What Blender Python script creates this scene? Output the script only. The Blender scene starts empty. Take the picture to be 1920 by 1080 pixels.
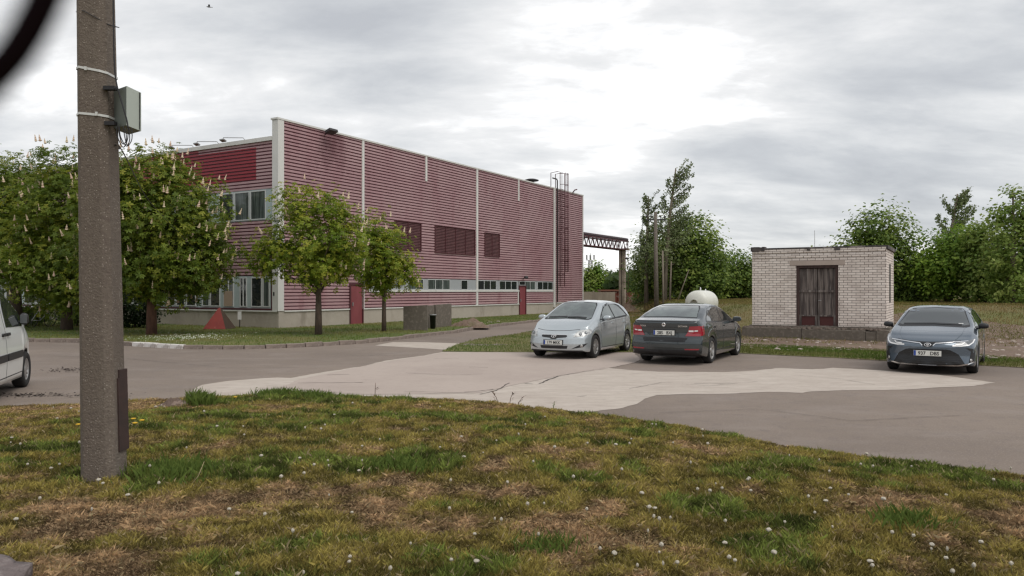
import bpy, bmesh, math, random
import numpy as np
from mathutils import Vector, Matrix
from mathutils.bvhtree import BVHTree
R = math.radians
random.seed(7); rng = np.random.default_rng(7)
SC = bpy.context.scene
COL = SC.collection

# ------------------------------------------------------------------ camera
HC = 1.78; F = 1440.0; HZ = 545.0          # eye height, focal length and horizon in photo pixels
cam_d = bpy.data.cameras.new('camera'); cam = bpy.data.objects.new('camera', cam_d); COL.objects.link(cam)
cam.location = (0, 0, HC); cam.rotation_euler = (R(90), 0, 0)
cam_d.lens = 27.0; cam_d.sensor_width = 36.0; cam_d.shift_y = 5/1920
cam_d.clip_start = 0.01; cam_d.clip_end = 5000
cam_d.dof.use_dof = True; cam_d.dof.focus_distance = 20.0; cam_d.dof.aperture_fstop = 9.0
SC.camera = cam
SC.render.engine = 'CYCLES'; SC.cycles.filter_width = 1.35
SC.view_settings.view_transform = 'Standard'; SC.view_settings.look = 'None'
SC.view_settings.exposure = 0.30; SC.view_settings.gamma = 1.0

# ------------------------------------------------------------------ world and sun
SUN_EL, SUN_AZ = 56, 135                     # azimuth clockwise from +Y
wd = bpy.data.worlds.new('World'); SC.world = wd; wd.use_nodes = True
def build_world():
    nt = wd.node_tree; nt.nodes.clear(); N = nt.nodes.new; L = nt.links.new
    out = N('ShaderNodeOutputWorld')
    sky = N('ShaderNodeTexSky'); sky.sky_type = 'NISHITA'; sky.sun_disc = False
    sky.sun_elevation = R(SUN_EL); sky.sun_rotation = R(SUN_AZ)
    b1 = N('ShaderNodeBackground'); b1.inputs[1].default_value = 0.10; L(sky.outputs[0], b1.inputs[0])
    tc = N('ShaderNodeTexCoord'); sp = N('ShaderNodeSeparateXYZ'); L(tc.outputs['Generated'], sp.inputs[0])
    def m(op, a, b=None, c=None, clamp=False):
        n = N('ShaderNodeMath'); n.operation = op; n.use_clamp = clamp
        for i, v in enumerate((a, b, c)):
            if v is None: continue
            if isinstance(v, (int, float)): n.inputs[i].default_value = v
            else: L(v, n.inputs[i])
        return n.outputs[0]
    zc = m('MAXIMUM', sp.outputs[2], 0.0); den = m('ADD', zc, 0.24)
    cx = N('ShaderNodeCombineXYZ'); L(m('DIVIDE', sp.outputs[0], den), cx.inputs[0]); L(m('DIVIDE', sp.outputs[1], den), cx.inputs[1])
    def noise(scale, detail, rough, dist, off, stretch=(1, 1, 1)):
        mp = N('ShaderNodeMapping'); mp.inputs[1].default_value = off; mp.inputs[3].default_value = stretch; L(cx.outputs[0], mp.inputs[0])
        n = N('ShaderNodeTexNoise'); n.inputs['Scale'].default_value = scale; n.inputs['Detail'].default_value = detail
        n.inputs['Roughness'].default_value = rough; n.inputs['Distortion'].default_value = dist
        L(mp.outputs[0], n.inputs['Vector']); return n.outputs[0]
    n1 = noise(1.0, 8, 0.56, 0.25, (5.3, 2.6, 0), (0.85, 1.25, 1))
    n2 = noise(3.0, 7, 0.60, 0.3, (9.2, 4.4, 0), (0.8, 1.5, 1))
    n3 = noise(0.40, 3, 0.5, 0.2, (1.4, 7.9, 0))
    v = m('ADD', m('ADD', m('MULTIPLY', m('SUBTRACT', n1, 0.078), 0.64), m('MULTIPLY', n2, 0.26)), m('MULTIPLY', n3, 0.22))
    # thinner, brighter cloud round the hidden sun and high on the left
    def lobe(vec, p0, p1, amt):
        d = N('ShaderNodeVectorMath'); d.operation = 'DOT_PRODUCT'; L(tc.outputs['Generated'], d.inputs[0])
        d.inputs[1].default_value = Vector(vec).normalized()
        r_ = N('ShaderNodeMapRange'); r_.interpolation_type = 'SMOOTHSTEP'; L(d.outputs['Value'], r_.inputs[0])
        r_.inputs[1].default_value = p0; r_.inputs[2].default_value = p1; r_.inputs[3].default_value = 0; r_.inputs[4].default_value = amt
        return r_.outputs[0]
    v = m('ADD', v, lobe((0.12, 1, 0.40), 0.97, 1.0, 0.095))
    v = m('ADD', v, lobe((0.40, 1, 0.36), 0.99, 1.0, 0.03))
    v = m('ADD', v, lobe((-0.46, 1, 0.34), 0.97, 1.0, 0.07))
    v = m('ADD', v, lobe((-0.50, 1, 0.20), 0.985, 1.0, 0.05))
    hzr = N('ShaderNodeMapRange'); L(sp.outputs[2], hzr.inputs[0]); hzr.inputs[1].default_value = 0.0; hzr.inputs[2].default_value = 0.12
    hzr.inputs[3].default_value = 0.04; hzr.inputs[4].default_value = 0.0; v = m('ADD', v, hzr.outputs[0])
    cr = N('ShaderNodeValToRGB'); L(v, cr.inputs[0]); e = cr.color_ramp.elements
    e[0].position = 0.40; e[0].color = (0.45, 0.465, 0.49, 1); e[1].position = 0.66; e[1].color = (1.15, 1.15, 1.15, 1)
    for p, c in ((0.46, (0.52, 0.535, 0.555, 1)), (0.52, (0.63, 0.64, 0.65, 1)), (0.58, (0.76, 0.76, 0.76, 1))):
        k = e.new(p); k.color = c
    b2 = N('ShaderNodeBackground'); b2.inputs[1].default_value = 1.0; L(cr.outputs[0], b2.inputs[0])
    mx = N('ShaderNodeMixShader'); mx.inputs[0].default_value = 0.93; L(b1.outputs[0], mx.inputs[1]); L(b2.outputs[0], mx.inputs[2])
    L(mx.outputs[0], out.inputs[0])
build_world()
sd = bpy.data.lights.new('sun', 'SUN'); sun = bpy.data.objects.new('sun', sd); COL.objects.link(sun)
sd.energy = 1.4; sd.angle = R(40); sd.color = (1, 0.96, 0.9)
sun.rotation_euler = (R(90 - SUN_EL), 0, R(180 - SUN_AZ) )

# ------------------------------------------------------------------ helpers
def P(px, py, Y): return Vector(((px-960)/F*Y, Y, HC-(py-HZ)/F*Y))
def G(px, py, z=0.0):
    Y = F*(HC-z)/(py-HZ); return Vector(((px-960)/F*Y, Y, z))

def tag(o, label=None, cat=None, group=None, kind=None):
    if label: o['label'] = label
    if cat: o['category'] = cat
    if group: o['group'] = group
    if kind: o['kind'] = kind
    return o
def empty(name, loc=(0, 0, 0), rz=0.0, label=None, cat=None, group=None):
    o = bpy.data.objects.new(name, None); COL.objects.link(o); o.location = loc; o.rotation_euler = (0, 0, rz)
    o.empty_display_size = 0.2
    return tag(o, label, cat, group)
def link(name, me, parent=None):
    o = bpy.data.objects.new(name, me); COL.objects.link(o)
    if parent: o.parent = parent
    return o

class MB:
    def __init__(s): s.v = []; s.f = []; s.m = []; s.sm = []
    def add(s, vs, fs, mat=0, smooth=False):
        b = len(s.v); s.v += [tuple(p) for p in vs]
        for f in fs: s.f.append(tuple(i+b for i in f)); s.m.append(mat); s.sm.append(smooth)
        return s
    def box(s, c, d, rz=0, mat=0, M=None):
        x, y, z = d[0]/2, d[1]/2, d[2]/2
        vs = [Vector((i*x, j*y, k*z)) for k in (-1, 1) for j in (-1, 1) for i in (-1, 1)]
        mt = (M if M else Matrix.Rotation(rz, 4, 'Z')); vs = [Vector(c) + (mt.to_3x3() @ v) for v in vs]
        return s.add(vs, [(0, 2, 3, 1), (4, 5, 7, 6), (0, 1, 5, 4), (2, 6, 7, 3), (0, 4, 6, 2), (1, 3, 7, 5)], mat)
    def span(s, x0, x1, y0, y1, z0, z1, mat=0):
        return s.box(((x0+x1)/2, (y0+y1)/2, (z0+z1)/2), (abs(x1-x0), abs(y1-y0), abs(z1-z0)), 0, mat)
    def tube(s, pts, r, n=8, mat=0, caps=True):
        pts = [Vector(p) for p in pts]; rs = r if isinstance(r, (list, tuple)) else [r]*len(pts)
        vs = []; prev = None
        for i, p in enumerate(pts):
            t = (pts[min(i+1, len(pts)-1)]-pts[max(i-1, 0)]).normalized()
            a = prev if prev is not None else (Vector((0, 0, 1)) if abs(t.z) < .9 else Vector((1, 0, 0)))
            u = (a - t*a.dot(t)).normalized(); prev = u; w = t.cross(u)
            for k in range(n):
                an = 2*math.pi*k/n; vs.append(p+(u*math.cos(an)+w*math.sin(an))*rs[i])
        fs = [(i*n+k, i*n+(k+1) % n, (i+1)*n+(k+1) % n, (i+1)*n+k) for i in range(len(pts)-1) for k in range(n)]
        s.add(vs, fs, mat, True)
        if caps:
            b = len(s.v)-len(vs); s.f.append(tuple(b+k for k in range(n))[::-1]); s.m.append(mat); s.sm.append(False)
            s.f.append(tuple(b+(len(pts)-1)*n+k for k in range(n))); s.m.append(mat); s.sm.append(False)
        return s
    def lathe(s, prof, n=24, mat=0, axis='Z', c=(0, 0, 0), smooth=True):
        vs = []
        for (r, h) in prof:
            for k in range(n):
                a = 2*math.pi*k/n; q = (r*math.cos(a), r*math.sin(a), h)
                if axis == 'Y': q = (q[0], q[2], q[1])
                if axis == 'X': q = (q[2], q[0], q[1])
                vs.append(Vector(q)+Vector(c))
        fs = [(i*n+k, i*n+(k+1) % n, (i+1)*n+(k+1) % n, (i+1)*n+k) for i in range(len(prof)-1) for k in range(n)]
        return s.add(vs, fs, mat, smooth)
    def build(s, name, mats, parent=None, bevel=0):
        me = bpy.data.meshes.new(name); me.from_pydata(s.v, [], s.f)
        for m_ in (mats if isinstance(mats, (list, tuple)) else [mats]): me.materials.append(m_)
        me.polygons.foreach_set('material_index', s.m); me.polygons.foreach_set('use_smooth', s.sm); me.update()
        o = link(name, me, parent)
        if bevel:
            b = o.modifiers.new('b', 'BEVEL'); b.width = bevel; b.segments = 2; b.limit_method = 'ANGLE'; b.angle_limit = R(40)
        return o

def np_mesh(name, verts, k, mats, tint=None, parent=None, smooth=False):
    """verts (n*k,3): n faces of k corners each"""
    n = len(verts)//k; me = bpy.data.meshes.new(name)
    me.vertices.add(len(verts)); me.vertices.foreach_set('co', np.asarray(verts, np.float32).ravel())
    me.loops.add(n*k); me.loops.foreach_set('vertex_index', np.arange(n*k, dtype=np.int32))
    me.polygons.add(n); me.polygons.foreach_set('loop_start', np.arange(0, n*k, k, dtype=np.int32)); me.polygons.foreach_set('loop_total', np.full(n, k, np.int32))
    me.update(calc_edges=True)
    if tint is not None:
        at = me.color_attributes.new('tint', 'FLOAT_COLOR', 'POINT')
        c = np.ones((len(verts), 4), np.float32); c[:, :3] = np.repeat(tint, k, axis=0) if len(tint) == n else tint
        at.data.foreach_set('color', c.ravel())
    for m_ in (mats if isinstance(mats, (list, tuple)) else [mats]): me.materials.append(m_)
    if smooth: me.polygons.foreach_set('use_smooth', [True]*n)
    return link(name, me, parent)

# value noise in numpy
_perm = rng.random((64, 64, 64))
def vn(x, y, s=1.0, seed=0):
    x = np.asarray(x)*s+17.3*seed; y = np.asarray(y)*s+5.1*seed
    xi = np.floor(x).astype(int); yi = np.floor(y).astype(int); fx = x-xi; fy = y-yi
    fx = fx*fx*(3-2*fx); fy = fy*fy*(3-2*fy); k = seed % 64
    g = lambda a, b: _perm[a % 64, b % 64, k]
    return (g(xi, yi)*(1-fx)+g(xi+1, yi)*fx)*(1-fy)+(g(xi, yi+1)*(1-fx)+g(xi+1, yi+1)*fx)*fy
def fbm(x, y, s=1.0, seed=0, o=4):
    t = 0; a = 1; w = 0
    for i in range(o): t = t+a*vn(x, y, s*2**i, seed+i); w += a; a *= .5
    return t/w
def ss(a, b, x): t = np.clip((np.asarray(x, float)-a)/(b-a), 0, 1); return t*t*(3-2*t)

# ------------------------------------------------------------------ materials
def mat(name, col=(.5, .5, .5), rough=.6, metal=0, spec=.5, ior=None, coat=0, noise=None, bump=None, emis=None):
    """noise: list of (scale, amount, colour, detail, threshold lo, hi) layered over col in object coordinates"""
    m_ = bpy.data.materials.new(name); m_.use_nodes = True; nt = m_.node_tree; b = nt.nodes['Principled BSDF']
    b.inputs['Base Color'].default_value = (*col, 1); b.inputs['Roughness'].default_value = rough
    b.inputs['Metallic'].default_value = metal; b.inputs['Specular IOR Level'].default_value = spec
    if ior: b.inputs['IOR'].default_value = ior
    if coat: b.inputs['Coat Weight'].default_value = coat; b.inputs['Coat Roughness'].default_value = .04
    N = nt.nodes.new; L = nt.links.new
    if noise or bump: tc = N('ShaderNodeTexCoord')
    last = None
    for lay in (noise or []):
        sc, amt, c2, det, lo, hi = lay[:6]; st = lay[6] if len(lay) > 6 else (1, 1, 1)
        mp = N('ShaderNodeMapping'); mp.inputs[3].default_value = st; L(tc.outputs['Object'], mp.inputs[0])
        n = N('ShaderNodeTexNoise'); n.inputs['Scale'].default_value = sc; n.inputs['Detail'].default_value = det; n.inputs['Roughness'].default_value = .6
        L(mp.outputs[0], n.inputs['Vector'])
        r_ = N('ShaderNodeMapRange'); L(n.outputs[0], r_.inputs[0]); r_.inputs[1].default_value = lo; r_.inputs[2].default_value = hi
        r_.inputs[3].default_value = 0; r_.inputs[4].default_value = amt
        mx = N('ShaderNodeMix'); mx.data_type = 'RGBA'; L(r_.outputs[0], mx.inputs[0])
        if last: L(last, mx.inputs[6])
        else: mx.inputs[6].default_value = (*col, 1)
        mx.inputs[7].default_value = (*c2, 1); last = mx.outputs[2]
    if last: L(last, b.inputs['Base Color'])
    if bump:
        n = N('ShaderNodeTexNoise'); n.inputs['Scale'].default_value = bump[0]; n.inputs['Detail'].default_value = 6; L(tc.outputs['Object'], n.inputs['Vector'])
        bp = N('ShaderNodeBump'); bp.inputs['Strength'].default_value = bump[1]; bp.inputs['Distance'].default_value = bump[2]
        L(n.outputs[0], bp.inputs['Height']); L(bp.outputs[0], b.inputs['Normal'])
    return m_
def tint_mat(name, rough=.6, trans=.35, spec=.3):
    m_ = bpy.data.materials.new(name); m_.use_nodes = True; nt = m_.node_tree; b = nt.nodes['Principled BSDF']; N = nt.nodes.new; L = nt.links.new
    a = N('ShaderNodeAttribute'); a.attribute_name = 'tint'; L(a.outputs['Color'], b.inputs['Base Color']); b.inputs['Roughness'].default_value = rough
    b.inputs['Specular IOR Level'].default_value = spec
    if trans:
        t = N('ShaderNodeBsdfTranslucent'); L(a.outputs['Color'], t.inputs[0]); mx = N('ShaderNodeMixShader'); mx.inputs[0].default_value = trans
        L(b.outputs[0], mx.inputs[1]); L(t.outputs[0], mx.inputs[2]); L(mx.outputs[0], nt.nodes['Material Output'].inputs[0])
    return m_
M = {}
M['leaf'] = tint_mat('leaf', .55, .45); M['blade'] = tint_mat('grass_blade', .7, .25, .2)
M['soil'] = tint_mat('lawn_soil', .95, 0, .1)
M['bark'] = mat('bark', (.11, .075, .055), .9, noise=[(9, .8, (.05, .038, .03), 6, .35, .65, (1, 1, .3))], bump=(14, .6, .02))
M['barkred'] = mat('bark_red', (.15, .075, .05), .9, noise=[(9, .8, (.07, .035, .025), 6, .35, .65, (1, 1, .3))], bump=(14, .6, .02))
M['barkpale'] = mat('bark_pale', (.17, .14, .105), .9, noise=[(5, .7, (.10, .08, .06), 6, .4, .6, (1, 1, .3))], bump=(10, .5, .02))
M['petal'] = mat('petal', (.66, .55, .38), .7, noise=[(2.2, .8, (.60, .42, .33), 2, .4, .6)])
M['petalw'] = mat('petal_white', (.72, .72, .62), .8)
M['petaly'] = mat('petal_yellow', (.7, .42, .03), .8)
M['stem'] = mat('flower_stem', (.16, .15, .06), .8)
M['asphalt'] = mat('asphalt', (.222, .176, .142), .9, noise=[(.13, .65, (.150, .118, .097), 5, .40, .60), (.7, .5, (.255, .212, .186), 5, .5, .68, (1, 1.6, 1)), (3.2, .35, (.14, .112, .105), 6, .52, .7), (7, .4, (.125, .10, .09), 7, .55, .70), (45, .7, (.34, .29, .26), 3, .54, .72)], bump=(180, .35, .01))
M['concrete'] = mat('concrete', (.455, .395, .34), .88, noise=[(.3, .5, (.39, .33, .285), 5, .42, .62), (1.3, .5, (.56, .50, .44), 6, .46, .66, (1, 2.4, 1)), (2.5, .55, (.33, .27, .23), 7, .52, .66, (1, 3, 1)), (9, .5, (.28, .23, .2), 7, .55, .7, (1, 2.5, 1)), (90, .3, (.26, .22, .2), 3, .55, .75)], bump=(120, .3, .008))
M['concrete2'] = mat('concrete_pink', (.42, .35, .305), .88, noise=[(.4, .4, (.30, .24, .21), 5, .42, .62), (1.3, .45, (.40, .33, .29), 6, .48, .7, (1, 2.2, 1)), (6, .4, (.25, .2, .18), 7, .54, .72, (1, 2.5, 1)), (90, .3, (.22, .18, .16), 3, .55, .75)], bump=(120, .3, .008))
M['crack'] = mat('crack', (.06, .05, .045), .95)
M['dirt'] = mat('dirt', (.18, .125, .088), .95, noise=[(.8, .7, (.13, .085, .065), 6, .42, .62), (3, .6, (.27, .20, .16), 6, .5, .68), (1.2, .6, (.10, .095, .035), 6, .55, .66)], bump=(9, .8, .08))
M['farground'] = mat('far_ground', (.125, .125, .035), .95, noise=[(.12, .8, (.18, .13, .06), 5, .42, .6), (.9, .5, (.09, .105, .028), 5, .5, .68)])
M['fadedpink'] = None
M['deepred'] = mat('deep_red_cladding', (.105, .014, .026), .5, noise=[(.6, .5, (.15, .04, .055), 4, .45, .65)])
M['newred'] = mat('repainted_red_cladding', (.27, .010, .022), .45, noise=[(3, .35, (.20, .010, .02), 4, .45, .65, (1, 1, 4))])
M['plinth'] = mat('plinth_concrete', (.40, .355, .30), .9, noise=[(.7, .5, (.29, .255, .21), 6, .45, .65), (5, .35, (.47, .42, .37), 6, .5, .7), (1.1, .6, (.21, .18, .14), 6, .58, .7, (1, 1, .4))], bump=(30, .3, .01))
M['whitetrim'] = mat('white_trim', (.64, .63, .60), .5, noise=[(2.5, .4, (.48, .46, .43), 5, .5, .7, (1, 1, .3))])
M['greypanel'] = mat('pale_panel', (.33, .345, .355), .5, noise=[(1.5, .4, (.34, .35, .36), 4, .45, .65)])
M['bluepanel'] = mat('pale_green_panel', (.40, .47, .47), .5, noise=[(1.5, .4, (.33, .38, .38), 4, .45, .65)])
M['glass'] = mat('window_glass', (.022, .026, .026), .04, ior=1.6)
M['glassmid'] = mat('window_glass_curtained', (.10, .12, .11), .06, ior=1.55, noise=[(3, .8, (.03, .035, .035), 3, .4, .6, (3, 3, .2))])
M['frame'] = mat('window_frame', (.55, .56, .55), .5)
M['doorred'] = mat('door_red', (.20, .045, .052), .5, noise=[(2, .5, (.28, .07, .08), 5, .4, .65, (1, 1, .4))])
M['louvre'] = mat('louvre_maroon', (.085, .028, .030), .7, noise=[(4, .6, (.13, .05, .05), 5, .45, .65)])
M['darkmetal'] = mat('dark_metal', (.035, .032, .034), .6)
M['redmetal'] = mat('maroon_metal', (.075, .015, .02), .6)
M['greymetal'] = mat('grey_metal', (.30, .30, .30), .5, metal=.3)
M['rust'] = mat('rust', (.16, .04, .022), .9, noise=[(1.6, .9, (.34, .26, .22), 6, .52, .6), (5, .5, (.09, .025, .018), 5, .45, .65)])
M['roofing'] = mat('roofing', (.12, .11, .11), .9)
M['oldconcrete'] = mat('weathered_concrete', (.13, .11, .09), .92, noise=[(1.6, .7, (.12, .10, .08), 6, .42, .62, (2.5, 2.5, .35)), (9, .5, (.28, .245, .2), 6, .5, .7)], bump=(30, .6, .02))
M['fenceconcrete'] = mat('fence_concrete', (.30, .25, .2), .92, noise=[(.8, .6, (.2, .16, .13), 6, .42, .62, (2, 2, .4))])
M['redpaint'] = mat('red_painted_concrete', (.30, .055, .045), .8, noise=[(3, .6, (.22, .045, .04), 5, .4, .62), (7, .6, (.4, .14, .11), 5, .6, .7)])
M['redside'] = mat('darker_side', (.07, .045, .03), .9, noise=[(5, .6, (.06, .04, .03), 5, .4, .62)])  # pyramid side face, darker and browner than the other faces
M['white'] = mat('white_paint', (.74, .74, .72), .4)
M['kerbwhite'] = mat('kerb_whitewash', (.66, .63, .60), .85, noise=[(6, .75, (.3, .25, .22), 6, .50, .62)], bump=(20, .5, .01))
M['kerb'] = mat('kerb_concrete', (.25, .2, .17), .92, noise=[(3, .7, (.15, .12, .1), 6, .4, .6), (9, .5, (.36, .3, .27), 6, .55, .7)], bump=(20, .6, .02))
M['black'] = mat('black_plastic', (.016, .016, .018), .5)
M['blackgloss'] = mat('black_gloss', (.008, .008, .009), .25)
M['tyre'] = mat('tyre', (.016, .015, .015), .85)
M['alloy'] = mat('alloy', (.42, .41, .40), .35, metal=.6)
M['chrome'] = mat('chrome', (.75, .75, .76), .18, metal=1)
M['carglass'] = mat('car_glass', (.030, .036, .036), .03, ior=1.75, coat=.5)
M['carglasslight'] = mat('car_glass_light', (.10, .125, .115), .03, ior=1.8, coat=.6, noise=[(2.2, .8, (.04, .05, .048), 3, .40, .62)])
M['lamp'] = mat('headlamp', (.50, .51, .50), .3, metal=.2, coat=.4, noise=[(14, .6, (.16, .16, .17), 2, .48, .56)])
M['lampdark'] = mat('headlamp_dark', (.10, .11, .12), .1, coat=1)
M['lampwhite'] = mat('lamp_white', (.8, .8, .8), .2, coat=1)
M['taillamp'] = mat('tail_lamp', (.30, .008, .022), .12, coat=1)
M['plate'] = mat('plate_white', (.66, .66, .62), .4); M['plateblue'] = mat('plate_blue', (.02, .06, .3), .4)
M['ink'] = mat('plate_ink', (.015, .015, .015), .6)
M['tank'] = mat('tank_white', (.66, .66, .60), .4, noise=[(1.5, .5, (.52, .52, .44), 5, .5, .68, (1, 1, .4))])
M['strap'] = mat('steel_strap', (.60, .60, .58), .45, metal=.2)
M['boxgrey'] = mat('box_grey_green', (.42, .46, .41), .5); M['boxshade'] = mat('box_side_shade', (.16, .18, .165), .55)
M['cable'] = mat('cable', (.012, .011, .014), .6)
M['wood'] = mat('weathered_boards', (.17, .14, .125), .9, noise=[(4, .9, (.05, .038, .036), 6, .42, .58, (3, 3, .22)), (7, .7, (.30, .27, .25), 6, .56, .68, (3, 3, .12))])
M['wooddark'] = mat('dark_board', (.07, .04, .035), .9, noise=[(4, .6, (.03, .02, .02), 6, .42, .6, (3, 3, .2))])
M['straw'] = mat('straw', (.42, .34, .2), .9)
M['stone'] = mat('rubble_stone', (.38, .31, .27), .9, noise=[(2, .5, (.5, .45, .4), 4, .45, .6)])
M['mudlump'] = mat('mud_lump', (.13, .09, .07), .95, noise=[(9, .8, (.28, .21, .17), 5, .52, .62)], bump=(20, .9, .03))

def pink_mat():
    """sun-bleached cladding: deep red gone pinkish, darker where water runs from the floodlight"""
    m_ = bpy.data.materials.new('faded_cladding'); m_.use_nodes = True; nt = m_.node_tree; b = nt.nodes['Principled BSDF']; N = nt.nodes.new; L = nt.links.new
    b.inputs['Roughness'].default_value = .55; tc = N('ShaderNodeTexCoord')
    def nz(sc, st, det=5):
        mp = N('ShaderNodeMapping'); mp.inputs[3].default_value = st; L(tc.outputs['Object'], mp.inputs[0])
        n = N('ShaderNodeTexNoise'); n.inputs['Scale'].default_value = sc; n.inputs['Detail'].default_value = det; L(mp.outputs[0], n.inputs['Vector']); return n.outputs[0]
    def mr(v, a, b_, c, d):
        r_ = N('ShaderNodeMapRange'); L(v, r_.inputs[0]); [setattr(r_.inputs[i+1], 'default_value', x) for i, x in enumerate((a, b_, c, d))]; return r_.outputs[0]
    def mix(f, a, c):
        mx = N('ShaderNodeMix'); mx.data_type = 'RGBA'; L(f, mx.inputs[0])
        if isinstance(a, tuple): mx.inputs[6].default_value = (*a, 1)
        else: L(a, mx.inputs[6])
        mx.inputs[7].default_value = (*c, 1); return mx.outputs[2]
    c = mix(mr(nz(.35, (1, 1, 1)), .35, .65, 0, 1), (.440, .290, .297), (.370, .215, .230))
    c = mix(mr(nz(1.2, (1, 1, .25)), .52, .72, 0, .5), c, (.27, .11, .13))
    c = mix(mr(nz(5, (1, 1, 3)), .5, .75, 0, .5), c, (.50, .31, .32))
    # wet stain round the floodlight at (2.7, z 9.3)
    d = N('ShaderNodeVectorMath'); d.operation = 'DISTANCE'; mp = N('ShaderNodeMapping'); mp.inputs[3].default_value = (1, 0, .75); L(tc.outputs['Object'], mp.inputs[0])
    L(mp.outputs[0], d.inputs[0]); d.inputs[1].default_value = (3.3, 0, 9.0*.75)
    ad = N('ShaderNodeMath'); ad.operation = 'MULTIPLY_ADD'; L(nz(1.6, (1, 1, .5)), ad.inputs[0]); ad.inputs[1].default_value = 2.2; L(d.outputs['Value'], ad.inputs[2])
    c = mix(mr(ad.outputs[0], 1.2, 2.3, .62, 0), c, (.085, .012, .02))
    L(c, b.inputs['Base Color']); return m_
M['fadedpink'] = pink_mat()

def brick_mat():
    m_ = bpy.data.materials.new('white_brick'); m_.use_nodes = True; nt = m_.node_tree; b = nt.nodes['Principled BSDF']; N = nt.nodes.new; L = nt.links.new
    b.inputs['Roughness'].default_value = .9
    uv = N('ShaderNodeUVMap'); uv.uv_map = 'uv'
    nz = N('ShaderNodeTexNoise'); nz.inputs['Scale'].default_value = 2.5; nz.inputs['Detail'].default_value = 3; L(uv.outputs[0], nz.inputs['Vector'])
    av = N('ShaderNodeVectorMath'); av.operation = 'MULTIPLY_ADD'; L(nz.outputs['Color'], av.inputs[0]); av.inputs[1].default_value = (.03, .012, 0); L(uv.outputs[0], av.inputs[2])
    br = N('ShaderNodeTexBrick'); L(av.outputs[0], br.inputs['Vector']); br.inputs['Scale'].default_value = 1
    br.inputs['Brick Width'].default_value = .27; br.inputs['Row Height'].default_value = .090; br.inputs['Mortar Size'].default_value = .0075
    br.inputs['Mortar Smooth'].default_value = .25; br.inputs['Bias'].default_value = -.05
    br.inputs['Color1'].default_value = (.80, .72, .66, 1); br.inputs['Color2'].default_value = (.64, .56, .505, 1); br.inputs['Mortar'].default_value = (.085, .055, .048, 1)
    n2 = N('ShaderNodeTexNoise'); n2.inputs['Scale'].default_value = 1.4; n2.inputs['Detail'].default_value = 6; L(uv.outputs[0], n2.inputs['Vector'])
    mr = N('ShaderNodeMapRange'); L(n2.outputs[0], mr.inputs[0]); mr.inputs[1].default_value = .48; mr.inputs[2].default_value = .68; mr.inputs[3].default_value = 0; mr.inputs[4].default_value = .4
    mx = N('ShaderNodeMix'); mx.data_type = 'RGBA'; L(mr.outputs[0], mx.inputs[0]); L(br.outputs['Color'], mx.inputs[6]); mx.inputs[7].default_value = (.33, .27, .24, 1)
    L(mx.outputs[2], b.inputs['Base Color'])
    bp = N('ShaderNodeBump'); bp.inputs['Strength'].default_value = .7; bp.inputs['Distance'].default_value = .012; bp.invert = True
    L(br.outputs['Fac'], bp.inputs['Height']); L(bp.outputs[0], b.inputs['Normal']); return m_
M['brick'] = brick_mat()

def pole_mat():
    m_ = mat('pebbled_concrete', (.165, .135, .110), .95, noise=[(1.3, .5, (.105, .080, .064), 5, .4, .6, (1, 1, .3)), (30, .5, (.09, .068, .058), 6, .45, .65)], bump=(70, .8, .012))
    nt = m_.node_tree; N = nt.nodes.new; L = nt.links.new; b = nt.nodes['Principled BSDF']
    tc = N('ShaderNodeTexCoord'); vo = N('ShaderNodeTexVoronoi'); vo.inputs['Scale'].default_value = 60; vo.inputs['Randomness'].default_value = 1; L(tc.outputs['Object'], vo.inputs['Vector'])
    sepc = N('ShaderNodeSeparateColor'); L(vo.outputs['Color'], sepc.inputs[0])
    a = N('ShaderNodeMath'); a.operation = 'LESS_THAN'; L(vo.outputs['Distance'], a.inputs[0]); a.inputs[1].default_value = .25
    c = N('ShaderNodeMath'); c.operation = 'GREATER_THAN'; L(sepc.outputs[0], c.inputs[0]); c.inputs[1].default_value = .70
    d = N('ShaderNodeMath'); d.operation = 'MULTIPLY'; L(a.outputs[0], d.inputs[0]); L(c.outputs[0], d.inputs[1])
    mx = N('ShaderNodeMix'); mx.data_type = 'RGBA'; L(d.outputs[0], mx.inputs[0]); old = b.inputs['Base Color'].links[0].from_socket
    L(old, mx.inputs[6]); mx.inputs[7].default_value = (.30, .26, .22, 1); L(mx.outputs[2], b.inputs['Base Color']); return m_
M['pole'] = pole_mat()
def paint(name, col, flake=.35, rough=.32):
    m_ = mat(name, col, rough, metal=flake, coat=1.0); return m_
M['paintauris'] = paint('silver_blue_paint', (.45, .49, .51), .45, .26)
M['paintoct'] = paint('graphite_paint', (.028, .038, .043), .2, .25)
M['paintcor'] = paint('blue_grey_paint', (.105, .135, .170), .55, .24)
M['paintvan'] = paint('van_white_paint', (.80, .82, .80), 0, .35)

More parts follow.
